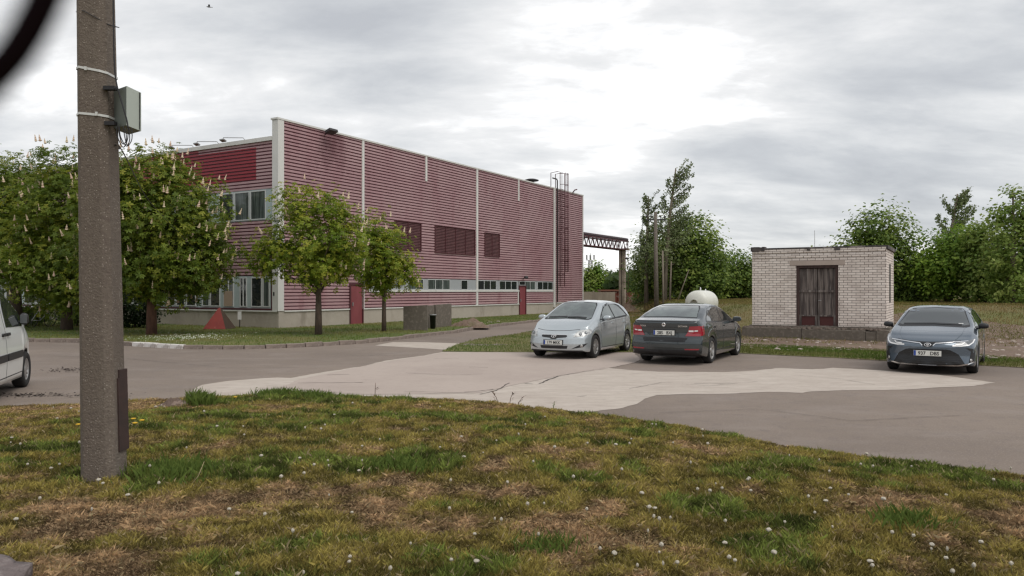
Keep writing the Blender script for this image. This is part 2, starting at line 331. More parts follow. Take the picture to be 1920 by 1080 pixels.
# ------------------------------------------------------------------ ground
def sheet(name, poly, matl, z=0.0, cell=None, hf=None, kind='structure', tintf=None, rough=0.0):
    bm = bmesh.new(); pts = [Vector((p[0], p[1], 0)) for p in poly]
    if rough:
        q = []
        for a, b_ in zip(pts, pts[1:]+pts[:1]):
            n = max(1, min(90, int((b_-a).length/.16))) if (a.y < 40 and b_.y < 40) else 1
            for i in range(n):
                p = a.lerp(b_, i/n)
                if n > 1 or i: p = p+Vector((random.uniform(-1, 1), random.uniform(-1, 1), 0))*rough
                q.append(p)
        pts = q
    f = bm.faces.new([bm.verts.new(p) for p in pts])
    if f.normal.z < 0: bmesh.ops.reverse_faces(bm, faces=[f])
    f.normal_update()
    if f.normal.z < 0: bmesh.ops.reverse_faces(bm, faces=[f])
    bmesh.ops.triangulate(bm, faces=bm.faces[:])
    if cell:
        for ax in (0, 1):
            lo = min(v.co[ax] for v in bm.verts); hi = max(v.co[ax] for v in bm.verts)
            cs = cell(lo, hi) if callable(cell) else np.arange(lo+cell, hi, cell)
            for c in cs:
                n = Vector((1, 0, 0)) if ax == 0 else Vector((0, 1, 0))
                bmesh.ops.bisect_plane(bm, geom=bm.verts[:]+bm.edges[:]+bm.faces[:], plane_co=n*float(c), plane_no=n)
    for v in bm.verts: v.co.z = z+(float(hf(v.co.x, v.co.y)) if hf else 0)
    me = bpy.data.meshes.new(name); bm.to_mesh(me); bm.free(); me.materials.append(matl)
    me.polygons.foreach_set('use_smooth', [True]*len(me.polygons))
    o = link(name, me); 
    if kind: o['kind'] = kind
    return o

gr = MB(); gr.add([(-1500, -300, -.06), (1500, -300, -.06), (1500, 2500, -.06), (-1500, 2500, -.06)], [(0, 1, 2, 3)])
gr.build('ground', M['farground'])['kind'] = 'structure'
sheet('asphalt_road', [(-70, -12), (45, -12), (45, 76), (-70, 76)], M['asphalt'])
CONC = [(355, 736), (380, 722), (430, 714), (520, 708), (545, 709), (600, 699), (680, 687), (720, 677), (800, 666), (830, 660), (995, 661), (1185, 660),
        (1200, 674), (1191, 679), (1143, 690.5), (1191, 695), (1234, 697), (1304, 697.7), (1360, 698), (1418, 695), (1462, 690), (1523, 693), (1564, 690), (1622, 693), (1669, 696), (1760, 703),
        (1867, 718), (1826, 724), (1748, 727), (1690, 731), (1602, 732), (1523, 734), (1506, 737), (1439, 735), (1360, 739), (1296, 739), (1234, 741), (1208, 748), (1194, 758), (1177, 762), (1150, 768),
        (1080, 775), (960, 775), (700, 765), (400, 745)]
sheet('concrete_pavement', [G(*p)[:2] for p in CONC], M['concrete'], .004, rough=.028)
PINK = [(560, 712), (720, 679), (832, 662), (1187, 661.5), (1202, 674), (1192, 680), (1138, 691), (1040, 707), (960, 723), (900, 737), (700, 741), (520, 730)]
sheet('concrete_pavement', [G(*p)[:2] for p in PINK], M['concrete2'], .008, rough=.022)
sheet('concrete_pavement', [G(*p)[:2] for p in ((703, 648), (737, 641.5), (800, 642), (862, 644), (834, 656), (790, 653))], M['concrete'], .004, rough=.01)  # small pale concrete patch; sunlight on the yard put into its colour
ck = MB()
def crack(pts, w=.012):
    q = []
    for a, b_ in zip(pts, pts[1:]):
        A = G(*a); B = G(*b_); n = max(2, int((B-A).length/.15))
        for i in range(n): q.append(A.lerp(B, i/n)+Vector((random.uniform(-.02, .02), random.uniform(-.02, .02), 0)))
    q.append(G(*pts[-1]))
    vs = []
    for i, p in enumerate(q):
        t = (q[min(i+1, len(q)-1)]-q[max(0, i-1)]).normalized(); nn = Vector((-t.y, t.x, 0)); ww = w*random.uniform(.4, 1.3)
        vs += [p+nn*ww+Vector((0, 0, .0125)), p-nn*ww+Vector((0, 0, .0125))]
    ck.add(vs, [(2*i, 2*i+1, 2*i+3, 2*i+2) for i in range(len(q)-1)])
crack([(900, 740), (930, 733), (955, 719)]); crack([(1012, 720), (1030, 712), (1046, 706)], .016); crack([(870, 736), (900, 734), (925, 731)]); crack([(985, 720), (1000, 721)], .018)
crack([(560, 719), (630, 718.5), (680, 718)], .014); crack([(615, 704), (655, 703)], .012); crack([(815, 673), (860, 672.5)], .01); crack([(880, 689), (915, 690)], .012)
crack([(760, 700), (840, 704), (905, 702)], .007); crack([(1180, 730), (1240, 718), (1330, 724), (1420, 716)], .006); crack([(1500, 705), (1580, 712), (1640, 722)], .006); crack([(100, 668), (230, 672), (420, 690), (560, 690)], .008); crack([(1240, 775), (1420, 768), (1600, 790), (1800, 780)], .006); crack([(620, 665), (690, 668), (760, 660)], .007)
crack([(1046, 706), (1090, 698), (1135, 690)], .006); crack([(1080, 744), (1100, 743)], .012); crack([(1300, 720), (1380, 719)], .008); crack([(760, 735), (890, 738)], .006)
ck.build('pavement_cracks', M['crack'])['kind'] = 'structure'

# foreground lawn height field
EX = np.array([-60, -30, -14, -8.9, -7.8, -6.4, -5.6, -4.8, -4.1, -2.8, -1.75, -.86, -.25, .32, .92, 1.42, 1.92, 2.37, 2.8, 3.2, 3.65, 4.05, 4.43, 4.86, 6.1, 9, 20, 60])
EY = np.array([11.0, 11.2, 11.3, 11.4, 11.69, 11.9, 12.53, 12.73, 12.87, 12.73, 12.53, 12.4, 12.03, 11.57, 11.1, 10.75, 10.2, 9.75, 9.06, 8.55, 8.2, 7.88, 7.58, 7.29, 6.5, 5.2, 2.0, -8])
def lawn_h(x, y):
    d = np.interp(x, EX, EY)-np.asarray(y, float)
    h = .05*ss(0, .35, d)+.22*ss(0, 4.5, d)+.05*(fbm(x, y, .8, 3)-.5)*ss(0, 1, d)+.035*(vn(x, y, 5, 9)-.5)*ss(0, .5, d)
    h = h+.10*np.exp(-((np.asarray(x)-(-4.55))**2+(np.asarray(y)-11.1)**2)/.06)+.05*np.exp(-((np.asarray(x)+3.6)**2+(np.asarray(y)-12.1)**2)/.3)
    return np.where(d < 0, -.08*ss(0, .2, -d), h)
def dryness(x, y):
    a = fbm(x, y, .55, 11, 4); b_ = fbm(x, y, 2.6, 21, 4); x = np.asarray(x); y = np.asarray(y)
    v = .5+(a-.5)*.75+(b_-.5)*.75-.015
    for (cx, cy, r, amt) in ((-1.75, 6.5, .9, -.20), (-2.7, 6.3, .55, -.26), (-.9, 6.6, .5, -.16), (2.7, 5.0, .5, -.16), (0, 9.9, 1.2, -.10), (-4.6, 11.2, .5, -.3), (-3.3, 12.2, .9, -.3), (.15, 4.6, .35, -.15), (.6, 5.2, 1.0, .14), (1.9, 8.6, 1.3, .08), (-3, 4.9, .6, .12), (-.5, 8.0, 1.2, .06), (.9, 10.4, .8, .10), (2.6, 7.3, .8, .09), (-1.4, 8.9, .5, .1)):
        v = v+amt*np.exp(-((x-cx)**2+(y-cy)**2)/(r*r))
    return v
GREEN = np.array((.155, .190, .042)); OLIVE = np.array((.270, .220, .062)); STRAWC = np.array((.43, .31, .165)); BROWN = np.array((.27, .160, .105))
def dry_col(v):
    v = np.asarray(v); c = np.empty(v.shape+(3,))
    t = ss(.27, .40, v)[..., None]; u = ss(.50, .70, v)[..., None]
    return (GREEN*(1-t)+OLIVE*t)*(1-u)+(STRAWC*.55+BROWN*.45)*u
def lawn_ground():
    xs = np.concatenate([np.arange(-60, -12, 2), np.arange(-12, 9, .09), np.arange(9, 61, 2)]); ys = np.concatenate([np.arange(-12, 2.6, 1.0), np.arange(2.6, 13.4, .09)])
    X, Y = np.meshgrid(xs, ys); Z = lawn_h(X, Y); nx = len(xs); ny = len(ys)
    v = np.stack([X, Y, Z], -1).reshape(-1, 3)
    i = np.arange((ny-1)*(nx-1)); r, c = i//(nx-1), i % (nx-1); a = r*nx+c
    fs = np.stack([a, a+1, a+nx+1, a+nx], 1)
    keep = (v[fs, 2].max(1) > -.075); fs = fs[keep]
    me = bpy.data.meshes.new('lawn'); me.from_pydata(v.tolist(), [], fs.tolist())
    at = me.color_attributes.new('tint', 'FLOAT_COLOR', 'POINT'); col = dry_col(dryness(v[:, 0], v[:, 1]))*.70*(0.75+.5*fbm(v[:, 0], v[:, 1], 9, 5, 2))[:, None]
    cc = np.ones((len(v), 4)); cc[:, :3] = col; at.data.foreach_set('color', cc.astype(np.float32).ravel())
    me.materials.append(M['soil']); me.polygons.foreach_set('use_smooth', [True]*len(me.polygons))
    link('lawn', me)['kind'] = 'structure'
lawn_ground()

def blades(pos, length, width, col, lean=.6, flat=None):
    """pos (n,3); one bent two-triangle blade each -> quad strip collapsed to tris"""
    n = len(pos); a = rng.random(n)*2*np.pi; d = np.stack([np.cos(a), np.sin(a), np.zeros(n)], 1)
    le = rng.random(n)*lean; 
    if flat is not None: le = np.where(flat, .8+rng.random(n)*.8, le)
    b_ = rng.random(n)*2*np.pi; ld = np.stack([np.cos(b_), np.sin(b_), np.zeros(n)], 1)
    tip = pos+(ld*np.sin(le)[:, None]+np.array([0, 0, 1])*np.cos(np.minimum(le, 1.45))[:, None])*length[:, None]
    mid = pos+(ld*np.sin(le*.5)[:, None]+np.array([0, 0, 1])*np.cos(le*.5)[:, None])*(length*.5)[:, None]
    w = d*width[:, None]
    v = np.empty((n*4, 3)); v[0::4] = pos-w/2; v[1::4] = pos+w/2; v[2::4] = mid+w*.42; v[3::4] = tip
    return v, np.repeat(col, 4, axis=0)
def lawn_grass():
    n = 680000
    # denser near the camera
    u = rng.random(n); Yv = 3.3+(13.0-3.3)*u**1.25; Xv = (rng.random(n)*2-1)*(.72*Yv+.5)
    d = np.interp(Xv, EX, EY)-Yv; edge = (vn(Xv, Yv, 3, 31)-.5)*.35
    k = (d > edge-.02); Xv, Yv, d = Xv[k], Yv[k], d[k]
    v = dryness(Xv, Yv)+(rng.random(len(Xv))-.5)*.16
    bare = fbm(Xv, Yv, 1.6, 41, 3)
    keep = ~((v > .60) & (rng.random(len(v)) < .35)); Xv, Yv, v, bare, d = Xv[keep], Yv[keep], v[keep], bare[keep], d[keep]
    n = len(Xv); Z = lawn_h(Xv, Yv)-.004
    green = v < .40; tall = ss(.36, .22, v-(rng.random(n)-.5)*.05)
    clump = fbm(Xv, Yv, 7, 77, 3)
    ln = .018+.028*rng.random(n)+.040*tall*rng.random(n)+.030*ss(.35, .75, clump)
    wd_ = (.0014+.0018*rng.random(n))*(1+Yv*.12)
    clump = fbm(Xv, Yv, 7, 77, 3)
    col = dry_col(v)*(.50+.95*rng.random(n)[:, None]**1.5)*(.45+1.1*ss(.30, .72, clump))[:, None]
    # single bleached straws
    st = rng.random(n) < .05; ln[st] *= 1.1; col[st] = np.array((.48, .38, .22))*(.5+.6*rng.random(st.sum())[:, None])
    pos = np.stack([Xv, Yv, Z], 1)
    vv, cc = blades(pos, ln, wd_, col, .9, flat=(v > .54) & (rng.random(n) < .7))
    tag(np_mesh('grass', vv, 4, M['blade'], cc), 'short patchy green and dry brown grass covering the foreground lawn', 'grass', kind='stuff')
lawn_grass()

# lawn before the building, with kerb
KERB = [(-420, 640), (-60, 640), (52, 641), (150, 642), (235, 648), (349, 654.5), (440, 655), (519, 653), (581, 650), (672, 644.5), (728, 639), (795, 630.5), (855, 624), (890, 617.5), (940, 611), (1015, 602.5), (1080, 595.5), (1150, 589.5)]
KW = [G(*p) for p in KERB]
def resample(pts, step):
    out = [pts[0].copy()]; acc = 0
    for a, b_ in zip(pts, pts[1:]):
        L_ = (b_-a).length; t = step-acc
        while t <= L_: out.append(a.lerp(b_, t/L_)); t += step
        acc = (acc+L_) % step
    return out
def blawn_h(x, y): return .03*(fbm(x, y, .5, 60)-.5)+.06*math.exp(-((x+1.9)**2+(y-35.5)**2)/1.2)
sheet('lawn', [(p.x, p.y+.09) for p in KW]+[(30, 95), (-30, 95), (-80, 80)], mat('building_lawn', (.095, .12, .025), .95, noise=[(.25, .7, (.17, .14, .05), 5, .45, .62), (.9, .5, (.07, .105, .018), 5, .5, .68)]), .115, cell=lambda a, b_: np.arange(a+1, min(b_, 70), 1.5), hf=blawn_h)
ks = resample(KW, .62); kproto = {}
for i, (a, b_) in enumerate(zip(ks, ks[1:])):
    c = (a+b_)/2; ang = math.atan2(b_.y-a.y, b_.x-a.x); px = 960+c.x/c.y*F
    if px < -80: continue
    white = 246 < px < 352
    key = ('w' if white else 'g', i % 3)
    if key not in kproto:
        mb = MB(); L2 = .595; mb.box((0, 0, .055), (L2, .15, .15))
        o = mb.build('kerb_stone', M['kerbwhite'] if white else M['kerb'], bevel=.018); kproto[key] = o
    else:
        o = kproto[key].copy(); COL.objects.link(o)
    o.location = (c.x, c.y, random.uniform(-.02, .012)); o.rotation_euler = (random.uniform(-.05, .05), random.uniform(-.015, .015), ang+random.uniform(-.02, .02))
    if white: tag(o, 'whitewashed concrete kerb stone in the row below the flowering chestnut tree', 'kerb', 'white painted kerb stones')
    elif px > 700: tag(o, 'low grey kerb stone edging the narrow driveway along the red building', 'kerb', 'kerb stones along the driveway')
    else: tag(o, 'worn unpainted grey kerb stone between the road and the building lawn', 'kerb', 'kerb stones along the road')

def pip(poly, X, Y):
    ins = np.zeros(len(X), bool); n = len(poly)
    for i in range(n):
        x0, y0 = poly[i]; x1, y1 = poly[(i+1) % n]
        c = ((y0 > Y) != (y1 > Y)); 
        with np.errstate(divide='ignore', invalid='ignore'): xi = (x1-x0)*(Y-y0)/(y1-y0+1e-12)+x0
        ins ^= c & (X < xi)
    return ins
def grass_patch(name, label, poly, n, hf, ln, wd_, cols, seed=70, ymax=60, dens=None):
    P_ = np.array(poly); lo, hi = P_.min(0), P_.max(0); hi[1] = min(hi[1], ymax)
    u = rng.random(n); X = lo[0]+rng.random(n)*(hi[0]-lo[0]); Y = lo[1]+(hi[1]-lo[1])*u
    k = pip(poly, X, Y) & (np.abs(X/Y) < .75); X, Y = X[k], Y[k]
    if dens is not None: k = rng.random(len(X)) < dens(X, Y); X, Y = X[k], Y[k]
    Z = np.array([hf(a, b_) for a, b_ in zip(X, Y)]) if hf else np.zeros(len(X))
    v = fbm(X, Y, .6, seed, 4)+(rng.random(len(X))-.5)*.15; t = ss(.4, .6, v)[:, None]
    c = (np.array(cols[0])*(1-t)+np.array(cols[1])*t)*(.6+.8*rng.random(len(X))[:, None])
    vv, cc = blades(np.stack([X, Y, Z], 1), ln*(.5+rng.random(len(X))), np.full(len(X), wd_), c, .8)
    return tag(np_mesh(name, vv, 4, M['blade'], cc), label, 'grass', kind='stuff')
LAWNP = [(p.x, p.y+.12) for p in KW]+[(6, 62), (-10.4, 34.2), (-30, 46), (-45, 46)]
grass_patch('grass', 'mown grass on the strip between the kerb and the red building', LAWNP, 200000, lambda x, y: .115+blawn_h(x, y), .055, .013, ((.100, .160, .022), (.185, .185, .045)), 71, 62)

# field on the right: island, strip beside the cars, dirt, rising ground
def field_h(x, y):
    rise = 1.02*float(ss(27.5, 39, y))*float(ss(8.8+.0*y, 12.2, x-.0))
    rise *= 1-.85*float(ss(6.5, 3.0, math.hypot((x-12.6), (y-29.4))))
    return .010+rise+.10*(float(fbm(x, y, .35, 81))-.5)*float(ss(20, 30, y))+.25*float(ss(45, 90, y))*float(ss(0, 30, x))
EDGE = [(828, 659.5), (990, 661), (1185, 661), (1390, 663), (1450, 666), (1560, 671), (1660, 677), (1845, 686), (1920, 690), (2300, 707), (2700, 725)]
DRV = [(828, 659), (836, 655), (856, 645.5), (880, 640), (940, 630.5), (995, 622.5), (1060, 612), (1130, 602), (1200, 594), (1250, 590)]
FIELD = [G(*p)[:2] for p in EDGE]+[(60, 40), (200, 150), (60, 150), (19, 66)]+[G(*p)[:2] for p in DRV[::-1]][:-1]
sheet('field', FIELD, M['farground'], 0, cell=lambda a, b_: np.concatenate([np.arange(a+.7, min(b_, 46), .8), np.arange(46, b_, 8)]) if b_ > 46 else np.arange(a+.8, b_, .8), hf=field_h, rough=.03)
DIRT = [(1388, 622), (1460, 628), (1600, 622), (1700, 615), (1760, 618), (1850, 621), (1930, 624), (2200, 630), (2300, 690), (1935, 672), (1850, 667), (1760, 664), (1650, 655), (1500, 650), (1388, 647)]
def gz(px, py): return G(px, py, .06)
sheet('dirt_track', [gz(*p)[:2] for p in DIRT], M['dirt'], .022, cell=.5, hf=lambda x, y: field_h(x, y)+.05*(float(fbm(x, y, 1.2, 91))-.5), rough=.12)
ISL = [G(*p)[:2] for p in EDGE[:3]]+[G(*p)[:2] for p in DRV[::-1]]
grass_patch('grass', 'bright green grass on the island between driveway and silver hatchback', ISL, 130000, field_h, .05, .008, ((.090, .150, .022), (.135, .165, .035)), 72)
STRIP = [G(*p)[:2] for p in EDGE[2:]]+[G(*p)[:2] for p in ((2700, 690), (2300, 690), (1935, 674), (1850, 669), (1760, 666), (1650, 657), (1500, 650), (1388, 646), (1185, 640))]
grass_patch('grass', 'green grass verge between the asphalt and the dirt before the brick shed', STRIP, 170000, field_h, .06, .008, ((.095, .150, .024), (.150, .165, .045)), 73)
BACKF = [(5, 26), (9, 25.6), (15, 24), (40, 24), (60, 45), (20, 70), (5, 70)]
grass_patch('grass', 'dry yellow green grass on the rising ground around the brick shed', BACKF, 380000, field_h, .09, .013, ((.150, .150, .035), (.25, .185, .080)), 74, 70, dens=lambda X, Y: 1-.85*((Y < 27.5) & (fbm(X, Y, .9, 95) > .42)))

# ------------------------------------------------------------------ factory building (local x along the long wall, y inwards, z up)
BC = Vector((-10.4, 34.2, 0)); BA = math.atan2(27.6, 16.06); BD = Vector((math.cos(BA), math.sin(BA))); BN = Vector((-math.sin(BA), math.cos(BA)))
def s_of(px):                               # distance along the long wall seen at photo column px
    k = (px-960)/F; return (k*BC.y-BC.x)/(BD.x-k*BD.y)
def z_of(px, py):
    s = s_of(px); return HC-(py-HZ)/F*(BC.y+BD.y*s)
def t_of(px):                               # distance along the left wall
    k = (px-960)/F; return (k*BC.y-BC.x)/(BN.x-k*BN.y)
def zt_of(px, py): return HC-(py-HZ)/F*(BC.y+BN.y*t_of(px))
bld = empty('factory_building', BC, BA, 'large two storey factory building clad in faded red ribbed metal with white trims', 'building')
BL, BW, TOP, TOPL, BASE, PL = 31.9, 46.0, 9.50, 8.68, .10, .86
Z0, Z1 = 1.83, 2.45                          # right wall window band
PITCH = .155
def rib(z):
    f = (z/PITCH) % 1.0
    if f < .10: return f/.10
    if f < .66: return 1.0
    if f < .78: return 1-(f-.66)/.12
    return 0.0
def clad(a0, a1, z0, z1, wall, mats, name='cladding', depth=.04):
    """ribbed sheet on the long wall ('R': a = local x, facing -y) or the left wall ('L': a = local y, facing -x)"""
    zs = {z0, z1}; k = math.floor(z0/PITCH)
    while k*PITCH < z1:
        for f in (0, .10, .66, .78):
            z = (k+f)*PITCH
            if z0 < z < z1: zs.add(z)
        k += 1
    zs = sorted(zs); mb = MB(); n = max(1, int((a1-a0)/2.0))
    aa = [a0+(a1-a0)*i/n for i in range(n+1)]
    for i, z in enumerate(zs):
        off = .012+depth*rib(z+1e-6 if i < len(zs)-1 else z-1e-6)
        for a in aa: mb.v.append((a, -off, z) if wall == 'R' else (-off, a, z))
    for i in range(len(zs)-1):
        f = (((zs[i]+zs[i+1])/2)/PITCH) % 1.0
        m_ = 0 if (.10 < f < .78) else 1  # rib recesses and undersides darker: less bleached paint plus groove shade in the colour
        for j in range(n):
            q = i*(n+1)+j; fc = (q, q+1, q+n+2, q+n+1)
            mb.f.append(fc if wall == 'R' else fc[::-1]); mb.m.append(m_); mb.sm.append(False)
    return mb.build(name, mats, bld)
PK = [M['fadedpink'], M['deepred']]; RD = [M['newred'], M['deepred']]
# core volume behind the sheets
mb = MB(); mb.span(.02, BL-.02, .02, BW-.02, BASE-.3, TOPL-.12, 0); mb.span(.05, BL-.05, .05, .30, TOPL-.12, TOP-.06, 0); mb.build('wall', M['deepred'], bld)
mb = MB(); mb.span(-.05, BL, -.06, .019, BASE-.4, PL, 0); mb.span(-.06, .019, .0191, BW, BASE-.4, PL-.02, 0); mb.build('plinth', M['plinth'], bld)
mb = MB(); mb.span(.1, BL-.1, .31, BW-.1, TOPL-.119, TOPL-.04); mb.build('roof', M['roofing'], bld)
D1 = (s_of(655.5), s_of(677)); D2 = (s_of(972.5), s_of(983.5)); B0, B1 = s_of(690), s_of(1035.5)
LOUV = [(s_of(738), s_of(788), z_of(788, 471.5), z_of(788, 418.5), 2), (s_of(813.5), s_of(889), z_of(813.5, 474), z_of(813.5, 421.5), 4), (s_of(907), s_of(935), z_of(907, 480.5), z_of(907, 435.5), 2)]
DZ = 2.05
x_in = .26
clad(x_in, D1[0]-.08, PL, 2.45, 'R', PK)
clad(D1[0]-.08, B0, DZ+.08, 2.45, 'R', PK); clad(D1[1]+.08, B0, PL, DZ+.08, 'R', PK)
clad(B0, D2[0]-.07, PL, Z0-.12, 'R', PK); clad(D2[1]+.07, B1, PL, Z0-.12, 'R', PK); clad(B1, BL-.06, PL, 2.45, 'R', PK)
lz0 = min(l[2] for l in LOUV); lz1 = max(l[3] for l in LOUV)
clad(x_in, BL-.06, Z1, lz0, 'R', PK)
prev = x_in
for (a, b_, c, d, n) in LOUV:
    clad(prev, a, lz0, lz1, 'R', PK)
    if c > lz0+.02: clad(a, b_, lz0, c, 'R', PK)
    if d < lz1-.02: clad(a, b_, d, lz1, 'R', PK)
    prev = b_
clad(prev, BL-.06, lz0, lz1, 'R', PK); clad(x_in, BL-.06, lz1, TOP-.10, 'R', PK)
for (a, b_, c, d, n) in LOUV:
    mb = MB(); mb.span(a, b_, -.035, .018, c, d, 0)
    for i in range(n):
        x0 = a+.05+(b_-a-.06)*i/n; x1 = a+(b_-a-.06)*(i+1)/n+.01; nz = int((d-c-.1)/.085)
        for k in range(nz):
            zc = c+.06+(d-c-.1)*k/nz; mb.box(((x0+x1)/2, -.052, zc+.03), (x1-x0, .012, .085), 0, 0, M=Matrix.Rotation(R(-28), 4, 'X'))
    lv = mb.build('louvre_panel', M['louvre'], bld)
    mb = MB()
    for i in range(1, n): x = a+.02+(b_-a-.04)*i/n; mb.span(x-.02, x+.02, -.09, -.036, c+.04, d-.04)
    mb.span(a, a+.05, -.1, -.036, c, d); mb.span(b_-.05, b_, -.1, -.036, c, d); mb.span(a+.051, b_-.051, -.1, -.036, c, c+.04); mb.span(a+.051, b_-.051, -.1, -.036, d-.04, d)
    mb.build('frame', M['redmetal'], lv)
# window band of the long wall
mb = MB(); mb.span(B0, D2[0]-.06, -.03, .018, Z0, Z1); mb.span(D2[1]+.06, B1, -.03, .018, Z0, Z1); mb.build('window_band', M['greypanel'], bld)
mb = MB(); mb.span(B0, D2[0]-.07, -.10, .017, Z0-.12, Z0-.003); mb.span(D2[1]+.07, B1, -.10, .017, Z0-.12, Z0-.003); mb.build('window_sill', M['whitetrim'], bld)
def window(a0, a1, z0, z1, wall, n=1, glass='glass', mull=.05):
    def sp(mb, u0, u1, v0, v1, w0, w1):
        if wall == 'R': mb.span(u0, u1, -v1, -v0, w0, w1)
        else: mb.span(-v1, -v0, u0, u1, w0, w1)
    fr = MB(); e = .03 if wall == 'R' else .045; mull = .035 if wall == 'R' else mull
    sp(fr, a0, a1, .031, .062, z0, z0+e); sp(fr, a0, a1, .031, .062, z1-e, z1)
    for i in range(n+1):
        c = a0+(a1-a0)*i/n; w = mull/2; lo, hi = (c-w, c+w) if 0 < i < n else ((c, c+w*1.4) if i == 0 else (c-w*1.4, c))
        sp(fr, lo, hi, .031, .066, z0+e+.0005, z1-e-.0005)
    f = fr.build('window', M['frame'], bld); g = MB(); sp(g, a0+.02, a1-.02, .0315, .040, z0+.02, z1-.02); g.build('pane', M[glass], f)
def q(z): return 640+z/4
for (p0, p1, n, g) in ((498, 610, 2, 'glassmid'), (643, 809, 3, 'glassmid'), (893, 942, 1, 'glass'), (1019, 1157, 3, 'glass'), (1181, 1312, 3, 'glass'), (1373, 1449, 2, 'glassmid'), (1466, 1582, 3, 'glass')):
    window(s_of(q(p0)), s_of(q(p1)), Z0+.01, Z1-.02, 'R', n, g)
window(s_of(700), s_of(735), Z0+.01, Z1-.02, 'R', 3, 'glassmid')
# doors
for i, (a, b_) in enumerate((D1, D2)):
    mb = MB(); mb.span(a, b_, -.07, .017, BASE, DZ); d = mb.build('door', M['doorred'], bld, bevel=.006)
    mb = MB(); mb.span(a-.08, a-.002, -.11, .016, BASE, DZ+.08); mb.span(b_+.002, b_+.08, -.11, .016, BASE, DZ+.08); mb.span(a-.001, b_+.001, -.11, .016, DZ+.003, DZ+.08); mb.build('door_frame', M['redmetal'], d)
    mb = MB(); mb.span(a+.10, a+.14, -.13, -.071, 1.02, 1.20); mb.build('handle', M['greymetal'], d)
window(D2[0], D2[1], DZ+.10, Z1-.02, 'R', 1, 'glass', .04)
# white trims
def vtrim(px, z0, z1, w=.16):
    s = s_of(px); mb = MB(); mb.span(s-w/2, s+w/2, -.085, -.012, z0, z1); mb.build('trim', M['whitetrim'], bld)
vtrim(679, PL, TOP-.1); vtrim(893, PL, TOP-.1, .2); vtrim(797.5, z_of(797.5, 340), TOP-.1); vtrim(971, z_of(971, 377), TOP-.1); vtrim(970.2, PL, Z0-.125, .1)
mb = MB(); mb.span(BL-.06, BL+.06, -.09, .10, PL, TOP-.02); mb.build('trim', M['whitetrim'], bld)
mb = MB(); mb.span(-.14, BL+.08, -.10, .34, TOP-.10, TOP-.02); mb.build('roof_trim', M['whitetrim'], bld)
mb = MB(); mb.span(-.10, .0, -.085, .29, PL+.01, TOP-.11); mb.span(0.001, .25, -.085, .018, PL+.01, TOP-.11); mb.build('corner_trim', M['whitetrim'], bld)
mb = MB(); mb.span(-.13, -.02, .31, BW, TOPL-.18, TOPL); mb.build('roof_trim', M['whitetrim'], bld)
mb = MB(); mb.span(.26, D1[0]-.09, -.11, -.061, PL-.03, PL+.03); mb.span(D1[1]+.09, D2[0]-.08, -.11, -.061, PL-.03, PL+.03); mb.span(D2[1]+.08, BL, -.11, -.061, PL-.03, PL+.03); mb.span(-.11, -.061, .0, BW, PL-.03, PL+.03)
mb.build('plinth_flashing', M['whitetrim'], bld)
# left wall
def tz(px, py): return zt_of(px, py)
U0, U1 = tz(420, 418), tz(420, 361.5); W0, W1 = tz(420, 575.5), tz(420, 518.3)
P0 = t_of(482); PZ0, PZ1 = tz(482, 336.7), tz(482, 276.5)
yl = .29
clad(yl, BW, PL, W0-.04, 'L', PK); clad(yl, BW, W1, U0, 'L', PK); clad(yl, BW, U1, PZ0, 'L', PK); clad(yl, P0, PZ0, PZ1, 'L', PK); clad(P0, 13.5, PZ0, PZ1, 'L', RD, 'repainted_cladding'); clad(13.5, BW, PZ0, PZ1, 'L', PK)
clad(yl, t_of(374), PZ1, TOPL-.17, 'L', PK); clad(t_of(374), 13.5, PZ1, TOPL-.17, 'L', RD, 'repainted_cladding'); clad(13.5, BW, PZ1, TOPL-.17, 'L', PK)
mb = MB(); mb.span(-.03, .018, yl, BW, W0-.04, W1); mb.span(-.03, .018, yl, BW, U0, U1); mb.build('window_band', M['bluepanel'], bld)
mb = MB(); mb.span(-.09, .017, yl, BW, W0-.10, W0-.043); mb.build('window_sill', M['redmetal'], bld)
mb = MB(); mb.span(-.07, -.013, .295, .40, PL+.02, W1+.1); mb.build('trim', M['redmetal'], bld)
def t5(z): return t_of(220+z/6)
low = [(1722, 1645, 1, 'glassmid'), (1635, 1515, 1, 'glass'), (1465, 1388, 2, 'glass'), (1318, 1204, 2, 'glassmid'), (1165, 1055, 1, 'glass'), (1045, 965, 1, 'glassmid'), (893, 786, 1, 'glass'), (770, 672, 1, 'glass'), (662, 560, 1, 'glass')]
for (a, b_, n, g) in low: window(t5(a), t5(b_), W0+.02, W1-.06, 'L', n, g, .06)
tt = t5(560)+.25; i = 0
while tt < 40:
    window(tt, tt+1.15, W0+.02, W1-.06, 'L', 1, ('glass', 'glassmid', 'glass')[i % 3], .06); tt += (1.25, 1.25, 2.0)[i % 3]; i += 1
tt = .75; i = 0
while tt < 40:
    window(tt, tt+1.0, U0+.04, U1-.05, 'L', 1, ('glassmid', 'glassmid', 'glass', 'glass')[i % 4], .06); tt += (1.06, 1.06, 1.7, 1.5)[i % 4]; i += 1
mb = MB(); mb.span(-.075, -.067, t5(1318)+.06, t5(1204)-.06, W0+.05, W0+.75); mb.build('board', mat('tan_board', (.36, .27, .2), .8), bld)
mb = MB(); mb.span(-.112, -.101, .14, .22, 1.55, 1.72); mb.build('meter_box', M['black'], bld)
